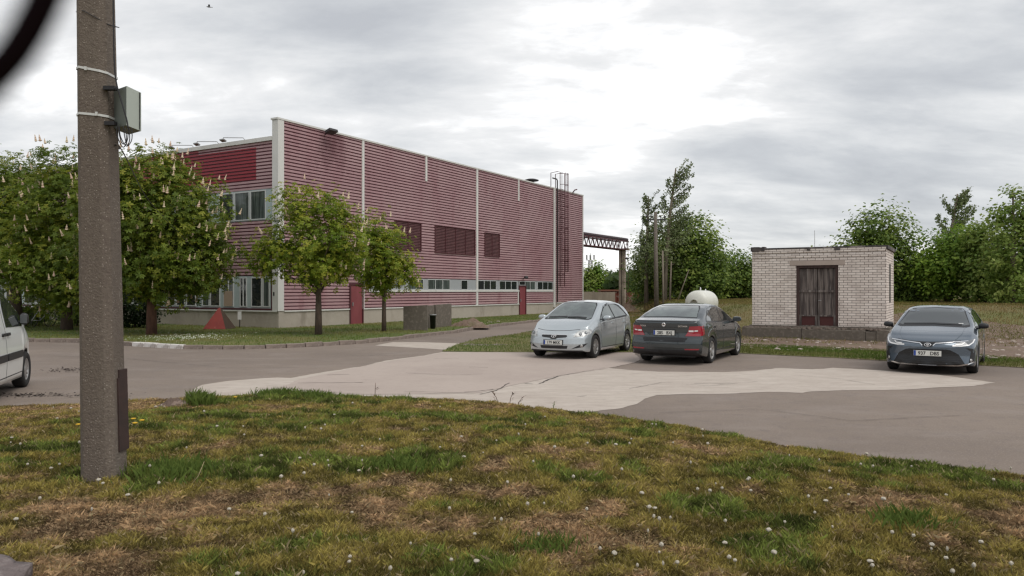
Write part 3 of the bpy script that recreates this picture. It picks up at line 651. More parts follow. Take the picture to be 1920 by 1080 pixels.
# floodlights and fittings
for px in (336, 383, 432):
    t = t_of(px); t2 = t_of(px+28); mb = MB(); z = TOPL
    mb.tube([(-.02, t2, z), (-.12, t2, z+.10), (-.40, t, z+.16), (-.42, t, z+.06)], .016, 6); fl = mb.build('floodlight', M['greymetal'], bld)
    mb = MB(); mb.box((-.42, t, z+.03), (.20, .30, .07), 0, 0, M=Matrix.Rotation(R(25), 4, 'Y')); mb.build('lamp_head', M['greymetal'], fl, bevel=.02)
s = s_of(607); mb = MB(); mb.tube([(s, -.08, TOP-.28), (s, -.3, TOP-.22), (s, -.42, TOP-.2)], .03, 6); fl = mb.build('floodlight', M['darkmetal'], bld)
mb = MB(); mb.box((s, -.5, TOP-.17), (.55, .34, .13), 0, 0, M=Matrix.Rotation(R(-20), 4, 'X')); mb.build('lamp_head', M['darkmetal'], fl, bevel=.02)
s = s_of(979); z = z_of(979, 521); mb = MB(); mb.tube([(s, -.05, z-.1), (s, -.2, z), (s, -.3, z)], .025, 6); fl = mb.build('door_lamp', M['darkmetal'], bld)
mb = MB(); mb.lathe([(.02, .14), (.1, .12), (.17, 0), (.13, -.06), (.02, -.08)], 14, 0, 'Z', (s, -.32, z)); mb.build('lamp_shade', M['darkmetal'], fl)
s = s_of(1018); mb = MB(); mb.lathe([(.22, TOPL-.1), (.22, TOP+.25), (.02, TOP+.25)], 14, 0, 'Z', (s, .95, 0)); v_ = mb.build('roof_vent', M['greymetal'], bld)
mb = MB(); mb.lathe([(.05, TOP+.36), (.52, TOP+.34), (.55, TOP+.40), (.30, TOP+.48), (.02, TOP+.50)], 16, 0, 'Z', (s, .95, 0)); mb.tube([(s-.2, .95, TOP+.2), (s-.2, .95, TOP+.36)], .02, 5); mb.tube([(s+.2, .95, TOP+.2), (s+.2, .95, TOP+.36)], .02, 5); mb.build('vent_cap', M['darkmetal'], v_)
s = s_of(1037); mb = MB(); mb.span(s-.09, s+.09, -.16, -.06, PL-.3, TOP-.1); mb.build('downpipe', M['whitetrim'], bld)
mb = MB(); s = s_of(1040.5); mb.tube([(s-.75, -.2, TOP+.62), (s-.1, -.2, TOP+.62), (s, -.2, TOP+.52), (s, -.2, PL+.05)], .05, 8); mb.build('vent_pipe', M['darkmetal'], bld)
def ladder():
    s0, s1 = s_of(1044), s_of(1052.5); mb = MB()
    for s_ in (s0, s1):
        mb.tube([(s_, -.28, 2.1), (s_, -.28, TOP+1.2), (s_, -.05, TOP+1.25), (s_, .5, TOP+1.2), (s_, .5, TOP)], .028, 6)
    z = 2.3
    while z < TOP: mb.tube([(s0, -.28, z), (s1, -.28, z)], .015, 5, caps=False); z += .31
    lad = mb.build('ladder', M['redmetal'], bld)
    mb = MB(); sc = (s0+s1)/2; hw = (s1-s0)/2+.04
    loop = [(sc-hw, -.28), (sc-hw, -.45), (sc-hw*.6, -.66), (sc, -.72), (sc+hw*.6, -.66), (sc+hw, -.45), (sc+hw, -.28)]
    for z in np.arange(3.2, TOP+1.25, .82): mb.tube([(a, b_, z) for a, b_ in loop], .018, 5)
    for (a, b_) in loop[1:-1]: mb.tube([(a, b_, 3.2), (a, b_, TOP+1.15)], .018, 5)
    mb.build('safety_cage', M['redmetal'], lad)
    for z in (TOP-.4, 6.2, 3.0):
        mb = MB(); mb.tube([(s0, -.05, z), (s0, -.28, z)], .02, 5); mb.tube([(s1, -.05, z), (s1, -.28, z)], .02, 5); mb.build('bracket', M['redmetal'], lad)
ladder()
mb = MB(); s = s_of(1072); mb.tube([(s, -.05, TOP-.1), (s-.1, -.3, TOP+.12), (s+.2, -.35, TOP+.2)], .05, 6); mb.build('camera_bracket', M['redmetal'], bld)

# ------------------------------------------------------------------ brick shed
SR = Vector((12.96, 26.6, 0)); SA = math.atan2(-.5075, .8616)    # local x from right corner to the left is negative
shed = empty('brick_shed', SR, SA, 'small flat roofed shed of white brick with boarded double doors on a cracked concrete base', 'shed')
SW, SD = 4.55, 3.25; SB = .50; ST = 3.30; DOOR = (-2.97, -1.54)
def uvbox(mb_faces, name, parent, mats):
    """faces: list of (4 corners, uv4, mat)"""
    me = bpy.data.meshes.new(name); v = []; f = []
    for c, u, m_ in mb_faces: f.append(tuple(range(len(v), len(v)+4))); v += c
    me.from_pydata(v, [], f); uvl = me.uv_layers.new(name='uv'); k = 0
    for c, u, m_ in mb_faces:
        for t in u: uvl.data[k].uv = t; k += 1
    for m_ in mats: me.materials.append(m_)
    me.polygons.foreach_set('material_index', [m_ for _, _, m_ in mb_faces]); me.update(); return link(name, me, parent)
def wallq(x0, x1, z0, z1, y=0, mat_=0): return ([(x0, y, z0), (x1, y, z0), (x1, y, z1), (x0, y, z1)], [(x0, z0), (x1, z0), (x1, z1), (x0, z1)], mat_)
def sideq(y0, y1, z0, z1, x=0, u0=0): return ([(x, y0, z0), (x, y1, z0), (x, y1, z1), (x, y0, z1)], [(y0+u0, z0), (y1+u0, z0), (y1+u0, z1), (y0+u0, z1)], 0)
DT = 2.70
fs = []
def frontstrip(z0, z1, y):
    fs.append(wallq(-SW, 0, z0, z1, y))
fs.append(wallq(-SW, DOOR[0], SB, DT)); fs.append(wallq(DOOR[1], 0, SB, DT)); fs.append(wallq(-SW, 0, DT, 3.0))
# three corbelled courses
for (z0, z1, y) in ((3.0, 3.09, -.02), (3.09, 3.18, 0.0), (3.18, ST, -.03)):
    fs.append(wallq(-SW-.0, .0-y*0, z0, z1, y)); fs.append(([(-SW, y, z0), (0, y, z0), (0, .05, z0), (-SW, .05, z0)][::-1], [(0, 0)]*4, 0)) 
WY0, WY1, WZ0, WZ1 = 1.25, 1.85, 1.35, 2.75
fs += [sideq(0, WY0, SB, ST), sideq(WY1, SD, SB, ST), sideq(WY0, WY1, SB, WZ0), sideq(WY0, WY1, WZ1, ST)]
fs.append(([(DOOR[0], 0, SB), (DOOR[0], 0, DT), (DOOR[0], .25, DT), (DOOR[0], .25, SB)][::-1], [(0, SB), (0, DT), (.25, DT), (.25, SB)][::-1], 0))
fs.append(([(DOOR[1], 0, SB), (DOOR[1], 0, DT), (DOOR[1], .25, DT), (DOOR[1], .25, SB)], [(0, SB), (0, DT), (.25, DT), (.25, SB)], 0))
fs.append(([(0, SD, SB), (-SW, SD, SB), (-SW, SD, ST), (0, SD, ST)], [(0, SB), (SW, SB), (SW, ST), (0, ST)], 0))
fs.append(([(-SW, SD, SB), (-SW, 0, SB), (-SW, 0, ST), (-SW, SD, ST)], [(0, SB), (SD, SB), (SD, ST), (0, ST)], 0))
uvbox(fs, 'wall', shed, [M['brick']])
mb = MB(); mb.span(-SW+.01, -.01, .26, SD-.01, SB, ST-.01); mb.span(-SW+.01, DOOR[0]-.01, .02, .26, SB, ST-.01); mb.span(DOOR[1]+.01, -.26, .02, .26, SB, ST-.01); mb.build('inner_wall', M['wooddark'], shed)
mb = MB(); mb.span(-.2, .004, WY0+.0, WY1, WZ0, WZ1); mb.build('opening', M['black'], shed)
mb = MB(); mb.span(DOOR[0]-.22, DOOR[1]+.22, -.012, .02, DT, DT+.17); mb.build('lintel', mat('lintel', (.42, .345, .30), .9, noise=[(2, .5, (.33, .27, .23), 5, .45, .65)]), shed)
# roof slab: overhanging ragged felt
mb = MB(); random.seed(5)
for i in range(46):
    x0 = -SW-.04+(SW+.08)*i/46; x1 = x0+(SW+.08)/46; h = .008+.02*random.random()+(.09 if i < 5 else 0)+(.03 if i in (19, 20, 28, 29, 30) else 0)+.02*(i > 40)
    mb.span(x0, x1-.001, -.034-(.02 if i < 5 or i in (19, 20, 29, 30) else 0), .3, ST+.001-(.07*random.random() if i < 5 or i in (19, 20, 29, 30) else 0), ST+h)
mb.span(-SW-.04, .04, .301, SD+.05, ST-.02, ST+.08); mb.span(.005, .06, -.02, SD, ST-.06, ST+.05)
mb.build('roof', mat('roof_felt', (.10, .085, .08), .95, noise=[(3, .8, (.045, .04, .042), 5, .42, .56), (2, .8, (.28, .24, .22), 4, .55, .62)]), shed)
# plinth
mb = MB(); xs_ = [-SW-.30, -2.72, -.62, -.28, .18]
for i, (a, b_) in enumerate(zip(xs_, xs_[1:])):
    mb.span(a, b_-.008, -.34-.02*(i % 2), .0, -.15, SB-.08-.03*(i % 3))
mb.span(-SW-.12, .12, .001, SD+.12, -.2, SB-.003)
mb.build('base', M['oldconcrete'], shed, bevel=.02)
mb = MB(); random.seed(9)
for i in range(150):
    x = random.uniform(-SW-.25, .1); z = SB-.07; r_ = random.uniform(.02, .06)
    mb.box((x, random.uniform(-.32, -.03), z), (r_*2, r_*1.6, r_*1.2), random.random()*3)
mb.build('rubble', mat('mortar_rubble', (.19, .15, .125), .95), shed)['kind'] = 'stuff'
# doors
dw = (DOOR[1]-DOOR[0]); dx0, dx1 = DOOR[0]+.10, DOOR[1]-.10; mid = (dx0+dx1)/2
mb = MB(); mb.span(DOOR[0]+.001, dx0, .03, .24, SB, DT-.001); mb.span(dx1, DOOR[1]-.001, .03, .24, SB, DT-.001); mb.span(dx0+.001, dx1-.001, .03, .24, DT-.10, DT-.001); mb.build('door_frame', M['wooddark'], shed)
for k, (a, b_) in enumerate(((dx0, mid-.01), (mid+.01, dx1))):
    mb = MB(); n = 5
    for i in range(n): mb.span(a+(b_-a)*i/n+.004, a+(b_-a)*(i+1)/n-.004, .10+.008*(i % 2), .14, SB+.40, DT-.12)
    d = mb.build('door', M['wood'], shed)
    mb = MB(); mb.span(a, b_, .07, .0995, SB+1.22, SB+1.30); mb.span(a, b_, .07, .0995, SB+.35, SB+.40); mb.span(a, a+.07, .07, .0995, SB+.02, SB+.349); mb.span(b_-.07, b_, .07, .0995, SB+.02, SB+.349); mb.span(a, b_, .07, .0995, SB+.0, SB+.019); mb.build('rail', M['wooddark'] if 0 else M['wood'], d)
    mb = MB(); mb.span(a+.071, b_-.071, .10, .13, SB+.02, SB+.349); mb.build('lower_panel', mat('dark_red_panel', (.07, .016, .014), .7), d)
mb = MB(); mb.tube([(mid+.03, .06, SB+.92), (mid+.14, .055, SB+.93)], .012, 6); mb.build('handle', M['greymetal'], shed)

# ------------------------------------------------------------------ concrete pole and what hangs on it
PX, PY = -3.292, 6.2; PZ = float(lawn_h(PX, PY))
def pole_c(z):                                # centre leans slightly
    return Vector((PX-.0174*(z-PZ), PY, z))
def pole_hw(z): return .141-.0062*(z-PZ)
mb = MB(); secs = []
for z in np.arange(PZ-.3, 9.3, .35):
    c = pole_c(z); h = pole_hw(z); ch = .36*h; prof = [(h, h-ch), (h-ch, h), (-h+ch, h), (-h, h-ch), (-h, -h+ch), (-h+ch, -h), (h-ch, -h), (h, -h+ch)]
    secs.append([(c.x+a, c.y+b_, z) for a, b_ in prof])
vs = [p for s_ in secs for p in s_]; n = 8
mb.add(vs, [(i*n+k, (i+1)*n+k, (i+1)*n+(k+1) % n, i*n+(k+1) % n) for i in range(len(secs)-1) for k in range(n)])
mb.f.append(tuple(range((len(secs)-1)*n, len(secs)*n))); mb.m.append(0); mb.sm.append(False)
mb.f = [f[::-1] for f in mb.f]
pole = mb.build('utility_pole', M['pole'], bevel=.008)
tag(pole, 'thick rough pebbly concrete utility pole rising from the foreground grass', 'pole')
def zc(py, Y=PY): return HC-(py-HZ)/F*Y
mb = MB(); z0, z1 = zc(853, PY-.15), zc(697, PY-.15); n = 10
for i in range(n):
    a0 = z0+(z1-z0)*i/n; a1 = z0+(z1-z0)*(i+1)/n; a = (a0+a1)/2; c = pole_c(a); h = pole_hw(a); lo = -.042 if i < n-1 else -.02
    mb.span(c.x+h-.004, c.x+h+.012, c.y+lo, c.y+h-.03, a0, a1+.0005)
mb.build('steel_plate', mat('rusted_plate', (.050, .026, .022), .75, noise=[(8, .6, (.03, .018, .016), 5, .4, .6)]), pole)
wz = zc(35); c = pole_c(wz); h = pole_hw(wz)+.004
mb = MB(); mb.tube([(c.x-h*.95, c.y-h*.6, wz+.03), (c.x-h*.3, c.y-h-.003, wz+.02), (c.x+h*.6, c.y-h-.003, wz-.04), (c.x+h, c.y-h*.5, wz-.065), (c.x+h, c.y+h, wz-.03), (c.x-h, c.y+h, wz+.02), (c.x-h*.99, c.y-h*.6, wz+.03)], .0035, 5); mb.build('tie_wire', M['darkmetal'], pole)
bx = empty('junction_box', (c.x+.0, PY, zc(198)), 0, 'grey green metal junction box strapped to the concrete pole', 'electrical box')
cb = pole_c(zc(198)); hb = pole_hw(zc(198))
def rel(p): return tuple(Vector(p)-bx.location)
yy = PY+.02; X0 = (214-960)/F*yy; X1 = (237-960)/F*yy; X2 = (265-960)/F*yy
# box turned: side face with shade painted into its colour, then door face
A_ = Vector((P(213, 0, 6.22).x, 6.22, 0)); B_ = Vector((P(237, 0, 6.08).x, 6.08, 0)); C_ = Vector((P(265, 0, 6.30).x, 6.30, 0)); D_ = A_+(C_-B_)
zt, zb = zc(162, 6.1), zc(236, 6.1)
mb = MB(); mb.add([rel(v+Vector((0, 0, zb))) for v in (A_, B_, C_, D_)]+[rel(v+Vector((0, 0, zt))) for v in (A_, B_, C_, D_)], [(0, 3, 2, 1), (4, 5, 6, 7), (0, 1, 5, 4)], 1)
mb.add([rel(v+Vector((0, 0, zb))) for v in (A_, B_, C_, D_)]+[rel(v+Vector((0, 0, zt))) for v in (A_, B_, C_, D_)], [(1, 2, 6, 5), (2, 3, 7, 6), (3, 0, 4, 7)], 0)
mb.build('case', [M['boxgrey'], M['boxshade']], bx, bevel=.004)
u = (C_-B_).normalized(); nn = Vector((u.y, -u.x, 0)); 
mb = MB(); e0 = B_+u*((C_-B_).length*.86)+nn*.002; mb.box(rel(e0+Vector((0, 0, (zt+zb)/2))), (.004, .012, zt-zb-.01), math.atan2(u.y, u.x)); mb.build('door_seam', M['cable'], bx)
mb = MB(); mb.box(rel((cb.x+hb+.03, PY-.10, zt-.015)), (.09, .05, .03)); mb.box(rel((cb.x+hb+.03, PY-.09, zb+.02)), (.08, .05, .03)); mb.build('bracket', M['cable'], bx)
for py, dz in ((134, .035), (220, .012)):
    z = zc(py); c = pole_c(z); h = pole_hw(z)+.003; ch = .36*h; mb = MB()
    pr = [(-h, -h+ch), (-h+ch, -h), (h-ch, -h), (h, -h+ch), (h, h-ch), (h-ch, h), (-h+ch, h), (-h, h-ch)]
    vs = []
    for i, (a, b_) in enumerate(pr):
        zz = z+(.008 if i in (1,) else 0)-dz*((a+h)/(2*h))
        vs += [rel((c.x+a, c.y+b_, zz-.009)), rel((c.x+a, c.y+b_, zz+.009)), rel((c.x+a*1.02, c.y+b_*1.02, zz+.009)), rel((c.x+a*1.02, c.y+b_*1.02, zz-.009))]
    fs_ = []
    for i in range(8):
        j = (i+1) % 8
        for k in range(4): fs_.append((i*4+k, j*4+k, j*4+(k+1) % 4, i*4+(k+1) % 4))
    mb.add(vs, fs_); st_ = mb.build('strap', M['strap'], bx)
    mb = MB(); mb.box(rel((c.x-.02 if py < 200 else c.x+.06, c.y-h-.008, z-dz*.45+.003)), (.016, .012, .030)); mb.build('clamp', M['strap'], st_)
# cables
def cab(pts, r=.006):
    mb = MB(); q_ = []
    P_ = [Vector(p) for p in pts]
    for i in range(len(P_)-1):
        p0, p1, p2, p3 = P_[max(0, i-1)], P_[i], P_[i+1], P_[min(len(P_)-1, i+2)]
        for k in range(6):
            t = k/6; q_.append(.5*((2*p1)+(p2-p0)*t+(2*p0-5*p1+4*p2-p3)*t*t+(3*p1-p0-3*p2+p3)*t**3))
    q_.append(P_[-1]); mb.tube(q_, r, 6); return mb
yc = PY-.14
def pc(px, py, Y=yc): return P(px, py, Y)
mb = cab([pc(211, -400), pc(212, -60), pc(213, 60), pc(215, 130), pc(219, 158), pc(222, 170), pc(232, 205), pc(238, 226), pc(240, 240)], .006)
tag(mb.build('cable', M['cable']), 'black cable running down the side of the concrete pole to the grey box', 'cable')
mb = MB()
for (a, b_, w) in ((219, 240, 0), (224, 248, 1), (231, 244, 2), (221, 238, 3)):
    m2 = cab([pc(a, 238-w), pc(a+1+w, 255+w), pc((a+b_)/2+1, 276-2*w), pc(b_-1, 262), pc(b_-w, 240)], .004); mb.add(m2.v, m2.f, 0, True)
tag(mb.build('cable_coil', M['cable']), 'looped coil of thin black cable hanging under the grey box on the pole', 'cable')
mb = cab([pc(217, 272, PY), pc(224, 279, PY+.6), pc(231, 286, PY+1.5), P(300, 400, 18), P(405, 497, 30), P(470, 498.5, 35.2)], .006)
tag(mb.build('cable', M['cable']), 'thin black cable stretching from the pole through the trees to the red building', 'cable')
# out of focus cord close to the lens
def nr(px, py, d=.075): return P(px, py, d)
mb = cab([nr(-260, 330), nr(-150, 258), nr(-60, 190), nr(0, 132), nr(30, 96), nr(57, 52), nr(83, -2), nr(105, -70), nr(125, -260)], .0019)
tag(mb.build('cord', mat('black_cord', (.006, .003, .004), .95, spec=.05)), 'black cord hanging in a blurred curve close to the lens', 'cord')

# ------------------------------------------------------------------ cars
def lerp_tab(tab, x): return float(np.interp(x, [a for a, _ in tab], [b for _, b in tab]))
def smooth_tab(tab):
    xs = np.array([a for a, _ in tab]); ys = np.array([b for _, b in tab]); g = np.linspace(xs[0], xs[-1], 160)
    y = np.interp(g, xs, ys); k = np.array([1, 2, 3, 2, 1])/9.0; yp = np.pad(y, 2, mode='edge'); y2 = np.convolve(yp, k, 'valid')
    yp = np.pad(y2, 2, mode='edge'); y2 = np.convolve(yp, k, 'valid'); return list(zip(g, y2))
class Car:
    """local frame: x rearwards from the nose, y lateral, z up; root at the middle"""
    def __init__(s, C, root, bodymat):
        s.C = C; s.root = root; s.x0 = C['L']/2; s.bodymat = bodymat
        s.top = smooth_tab(C['top']); s.belt = smooth_tab(C['belt']); s.hw = smooth_tab(C['hw'])
        s.hull()
    def disp(s, x, y, z):
        C = s.C; L = C['L']; W = C['W']
        f = max(0, 1-x/C.get('fade', 1.2))**1.4; r = max(0, 1-(L-x)/C.get('fade', 1.2))**1.4
        a = (abs(y)/W)
        return x+f*(C['bowf']*a**2.4)+max(0, 1-x/.7)**1.2*lerp_tab(C['fp'], z)-r*(C['bowr']*a**2.4)-max(0, 1-(L-x)/.7)**1.2*lerp_tab(C['rp'], z)
    def hull(s):
        C = s.C; L = C['L']; er = .07
        xs = sorted(set([0, .004, .015, .035, er] + [L-v for v in (0, .004, .015, .035, er)] + list(np.arange(.1, L-.08, .045)) +
             [w+sg*C['ar']*math.cos(t) for w in C['wx'] for sg in (-1, 1) for t in np.linspace(0, 1.3, 10)]))
        NS, NU = 12, 16; rows = []
        for x in xs:
            w = lerp_tab(s.hw, x); top = lerp_tab(s.top, x); belt = min(lerp_tab(s.belt, x), top-.035); bot = lerp_tab(C['bot'], x)
            e = min(x, L-x); ins = er*(1-math.sqrt(max(0, 1-(1-e/er)**2))) if e < er else 0
            w -= ins; top -= ins*.8; belt -= ins*.8; bot += ins*.6
            pts = [(0, bot, 'b'), (w*.5, bot, 'b'), (w*.82, bot, 'b'), (w*.93, bot+.0, 'b')]
            for i in range(NS):
                t = i/(NS-1); z = bot+(belt-bot)*t
                y = w*(.955+.045*math.sin(math.pi*min(1, .12+t*.80)))-(0.012 if t > .62 and t < .70 else 0)*C.get('crease', 1)
                pts.append((y, t, 's'))
            wb = w*(.955+.045*math.sin(math.pi*.92)); h = top-belt; tum = C.get('tum', .40)
            A = (wb, belt); B1 = (wb-.02-tum*.45*h, belt+.45*h); B2 = (wb-.03-tum*.84*h, belt+.84*h)
            ry = B2[0]; D1_ = (ry-.10*min(1, h/.4)-.03, belt+.955*h); D2_ = (ry*.5, belt+.99*h); E = (0, top)
            ctrl = [A, B1, B2, D1_, D2_, E]; full = [(2*A[0]-B1[0]*1.0, A[1]-(B1[1]-A[1]))]+ctrl+[(-D2_[0], D2_[1])]
            for j in range(1, NU+1):
                u = j/NU*(len(ctrl)-1); k = min(int(u), len(ctrl)-2); t = u-k; p0, p1, p2, p3 = full[k], full[k+1], full[k+2], full[k+3]
                cr = lambda a, b_, c, d: .5*((2*b_)+(c-a)*t+(2*a-5*b_+4*c-d)*t*t+(3*b_-a-3*c+d)*t**3)
                pts.append((max(0, cr(p0[0], p1[0], p2[0], p3[0])), cr(p0[1], p1[1], p2[1], p3[1]), 'u'))
            rows.append((x, bot, belt, pts))
        nv = len(rows[0][3]); V = []; half = []
        for (x, bot, belt, pts) in rows:
            prof = []
            for (y, z, k) in pts:
                zr = z if k != 's' else bot+(belt-bot)*z
                xx = s.disp(x, y, zr); zl = bot
                for wx in C['wx']:
                    if abs(xx-wx) < C['ar']: zl = max(zl, C['wr']+math.sqrt(C['ar']**2-(xx-wx)**2))
                zl = min(zl, belt-.10)
                if k == 'b': zr = zl if y > .4*C['W'] else max(zl, bot)
                elif k == 's': zr = zl+(belt-zl)*z
                prof.append((xx-s.x0, y, zr))
            half.append(prof)
        verts = []; idx = []
        for prof in half:
            row = []
            for (x, y, z) in prof: row.append(len(verts)); verts.append((x, y, z))
            mirror = []
            for j in range(nv-2, 0, -1): mirror.append(len(verts)); verts.append((prof[j][0], -prof[j][1], prof[j][2]))
            idx.append(row+mirror)
        n = len(idx[0]); faces = []; mi = []
        dark = lambda j: (j < 4) or (j > n-5)
        for a, b_ in zip(idx, idx[1:]):
            for j in range(n):
                k = (j+1) % n; faces.append((a[j], a[k], b_[k], b_[j])); mi.append(1 if dark(j) else 0)
        for end, ring in ((0, idx[0]), (1, idx[-1])):
            x = rows[0][0] if not end else rows[-1][0]; und = half[0] if not end else half[-1]
            zs = [verts[i][2] for i in ring]; zc_ = (min(zs)+max(zs))/2; prev = ring; base = [(verts[i][1], verts[i][2]) for i in ring]
            for sc in (.9, .75, .6, .45, .3, .15):
                cur = []
                for (y, z) in base:
                    y2, z2 = y*sc, zc_+(z-zc_)*sc; cur.append(len(verts)); verts.append((s.disp(x, y2, z2)-s.x0, y2, z2))
                for j in range(n):
                    k = (j+1) % n; fc = (prev[j], prev[k], cur[k], cur[j]); faces.append(fc[::-1] if not end else fc); mi.append(0)
                prev = cur
            c = len(verts); verts.append((s.disp(x, 0, zc_)-s.x0, 0, zc_))
            for j in range(n):
                k = (j+1) % n; fc = (prev[j], prev[k], c); faces.append(fc[::-1] if not end else fc); mi.append(0)
        me = bpy.data.meshes.new('body'); me.from_pydata(verts, [], faces); me.materials.append(s.bodymat); me.materials.append(M['black'])
        me.polygons.foreach_set('material_index', mi); me.polygons.foreach_set('use_smooth', [True]*len(faces)); me.update()
        bm = bmesh.new(); bm.from_mesh(me); bmesh.ops.recalc_face_normals(bm, faces=bm.faces); bm.to_mesh(me)
        s.bvh = BVHTree.FromBMesh(bm); bm.free()
        s.body = link('body', me, s.root)
        mb = MB(); mb.span(-s.x0+.35, s.x0-.35, -C['W']+.24, C['W']-.24, C['bot'][0][1]-.02, .62); mb.build('underbody', M['black'], s.root)
    def decal(s, poly, view, name, m_, off=.004, parent=None, cell=.05, inner=None, skirt=.012):
        """poly in view coordinates: F/B -> (u to the viewer's right, z); S+/S- -> (x from the nose, z)"""
        bm = bmesh.new(); 
        f = bm.faces.new([bm.verts.new((a, b_, 0)) for a, b_ in poly]); f.normal_update()
        if f.normal.z < 0: f.normal_flip()
        bmesh.ops.triangulate(bm, faces=bm.faces[:])
        for ax in (0, 1):
            lo = min(v.co[ax] for v in bm.verts); hi = max(v.co[ax] for v in bm.verts)
            for c in np.arange(lo+cell, hi-.004, cell):
                nn_ = Vector((1, 0, 0)) if ax == 0 else Vector((0, 1, 0)); bmesh.ops.bisect_plane(bm, geom=bm.verts[:]+bm.edges[:]+bm.faces[:], plane_co=nn_*float(c), plane_no=nn_)
        bmesh.ops.remove_doubles(bm, verts=bm.verts, dist=1.5e-3)
        be = [e for e in bm.edges if e.is_boundary]
        for e in be: e.smooth = False
        ex = bmesh.ops.extrude_edge_only(bm, edges=be); sk = {v for v in ex['geom'] if isinstance(v, bmesh.types.BMVert)}
        for v in bm.verts:
            a, b_ = v.co.x, v.co.y
            if view == 'F': o = Vector((-6, -a, b_)); d = Vector((1, 0, 0))
            elif view == 'B': o = Vector((6, a, b_)); d = Vector((-1, 0, 0))
            elif view == 'S+': o = Vector((a-s.x0, 3, b_)); d = Vector((0, -1, 0))
            else: o = Vector((a-s.x0, -3, b_)); d = Vector((0, 1, 0))
            o = o+Vector((0, 2e-4, 1.3e-4) if view in 'FB' else (2e-4, 0, 1.3e-4))
            hit = s.bvh.ray_cast(o, d)
            if hit[0] is None: hit = s.bvh.ray_cast(o+Vector((0, 1.5e-3, 1e-3) if view in 'FB' else (1.5e-3, 0, 1e-3)), d)
            if hit[0] is None:
                q_ = s.bvh.find_nearest(o+d*(6-.8*s.x0 if view in 'FB' else 2.2)); hit = (q_[0], q_[1])
            nrm = hit[1]; nrm = -nrm if nrm.dot(d) > 0 else nrm
            v.co = hit[0]+nrm*(off if v not in sk else off-skirt)
        bmesh.ops.recalc_face_normals(bm, faces=bm.faces)
        me = bpy.data.meshes.new(name); bm.to_mesh(me); bm.free(); me.materials.append(m_)
        me.polygons.foreach_set('use_smooth', [True]*len(me.polygons)); return link(name, me, parent or s.body)
    def line(s, pts, view, name='seam', w=.0045, m_=None, off=.003, parent=None):
        q_ = []
        P_ = [Vector((a, b_, 0)) for a, b_ in pts]; lft, rgt = [], []
        for i, p in enumerate(P_):
            t = (P_[min(i+1, len(P_)-1)]-P_[max(0, i-1)]).normalized(); nn_ = Vector((-t.y, t.x, 0))*w; lft.append(p+nn_); rgt.append(p-nn_)
        return s.decal([(p.x, p.y) for p in lft+rgt[::-1]], view, name, m_ or M['black'], off, parent, skirt=.004)
    def at(s, view, a, b_, off=0):
        if view == 'F': o = Vector((-6, -a, b_)); d = Vector((1, 0, 0))
        elif view == 'B': o = Vector((6, a, b_)); d = Vector((-1, 0, 0))
        elif view == 'S+': o = Vector((a-s.x0, 3, b_)); d = Vector((0, -1, 0))
        else: o = Vector((a-s.x0, -3, b_)); d = Vector((0, 1, 0))
        h = s.bvh.ray_cast(o, d); return h[0]-d*off, h[1]
    def plate(s, view, u, z, text, wd=.52, ht=.112, off=.03):
        p, n = s.at(view, u, z, off); rt = Vector((0, -1, 0)) if view == 'F' else Vector((0, 1, 0)); up = Vector((0, 0, 1)); nr_ = rt.cross(up)
        # viewer side normal
        nv_ = Vector((-1, 0, 0)) if view == 'F' else Vector((1, 0, 0))
        Mx = Matrix((rt, up, nv_)).transposed().to_4x4(); Mx.translation = p
        mb = MB(); mb.span(-wd/2, wd/2, -ht/2, ht/2, -.03, 0); pl = mb.build('licence_plate', M['plate'], s.root); pl.matrix_local = Mx
        mb = MB(); mb.span(-wd/2+.003, -wd/2+.045, -ht/2+.003, ht/2-.003, 0.0, .0025); mb.build('country_band', M['plateblue'], pl)
        mb = MB(); mb.span(-wd/2-.012, wd/2+.012, -ht/2-.012, ht/2+.012, -.035, -.004); mb.build('plate_frame', M['black'], pl)
        s.text(text, pl, (0.022, -.037, .0028), .105, M['ink'], 'lettering', 'CENTER', sx=.92, bold=.0018)
    def text(s, txt, parent, loc, size, m_, name, align='LEFT', sx=1.0, bold=0, rot=None):
        cu = bpy.data.curves.new('t', 'FONT'); cu.body = txt; cu.size = size; cu.align_x = align; cu.offset = bold; cu.extrude = .0008; cu.resolution_u = 3
        o = bpy.data.objects.new('t', cu); COL.objects.link(o); dg = bpy.context.evaluated_depsgraph_get(); me = bpy.data.meshes.new_from_object(o.evaluated_get(dg)); bpy.data.objects.remove(o)
        me.materials.clear(); me.materials.append(m_); o = link(name, me, parent); o.location = loc; o.scale = (sx, 1, 1)
        if rot is not None: o.matrix_local = rot
        return o
    def on_face(s, view, u, z, off):
        p, n = s.at(view, u, z, off); rt = Vector((0, -1, 0)) if view == 'F' else Vector((0, 1, 0)); n = n if n.x*(1 if view == 'B' else -1) > 0 else -n
        up = (Vector((0, 0, 1))-n*n.z).normalized(); r2 = up.cross(n).normalized(); Mx = Matrix((r2, up, n)).transposed().to_4x4(); Mx.translation = p; return Mx
    def rings(s, view, u, z, sc=1.0, off=.008):
        """oval badge of three interlocking rings"""
        mb = MB()
        def ring(a, b_, w, cy=0):
            N_ = 28; vs = []
            for i in range(N_):
                t = 2*math.pi*i/N_; c, sn = math.cos(t), math.sin(t)
                vs += [(c*(a-w)*sc, (cy+sn*(b_-w))*sc, .0), (c*(a-w*.5)*sc, (cy+sn*(b_-w*.5))*sc, .008), (c*a*sc, (cy+sn*b_)*sc, .0)]
            mb.add(vs, [(i*3+k, i*3+k+1, ((i+1) % N_)*3+k+1, ((i+1) % N_)*3+k) for i in range(N_) for k in (0, 1)], 0, True)
        ring(.072, .048, .011); ring(.044, .017, .008, .021); ring(.018, .044, .008, 0)
        o = mb.build('emblem', M['chrome'], s.root); o.matrix_local = s.on_face(view, u, z, off); return o
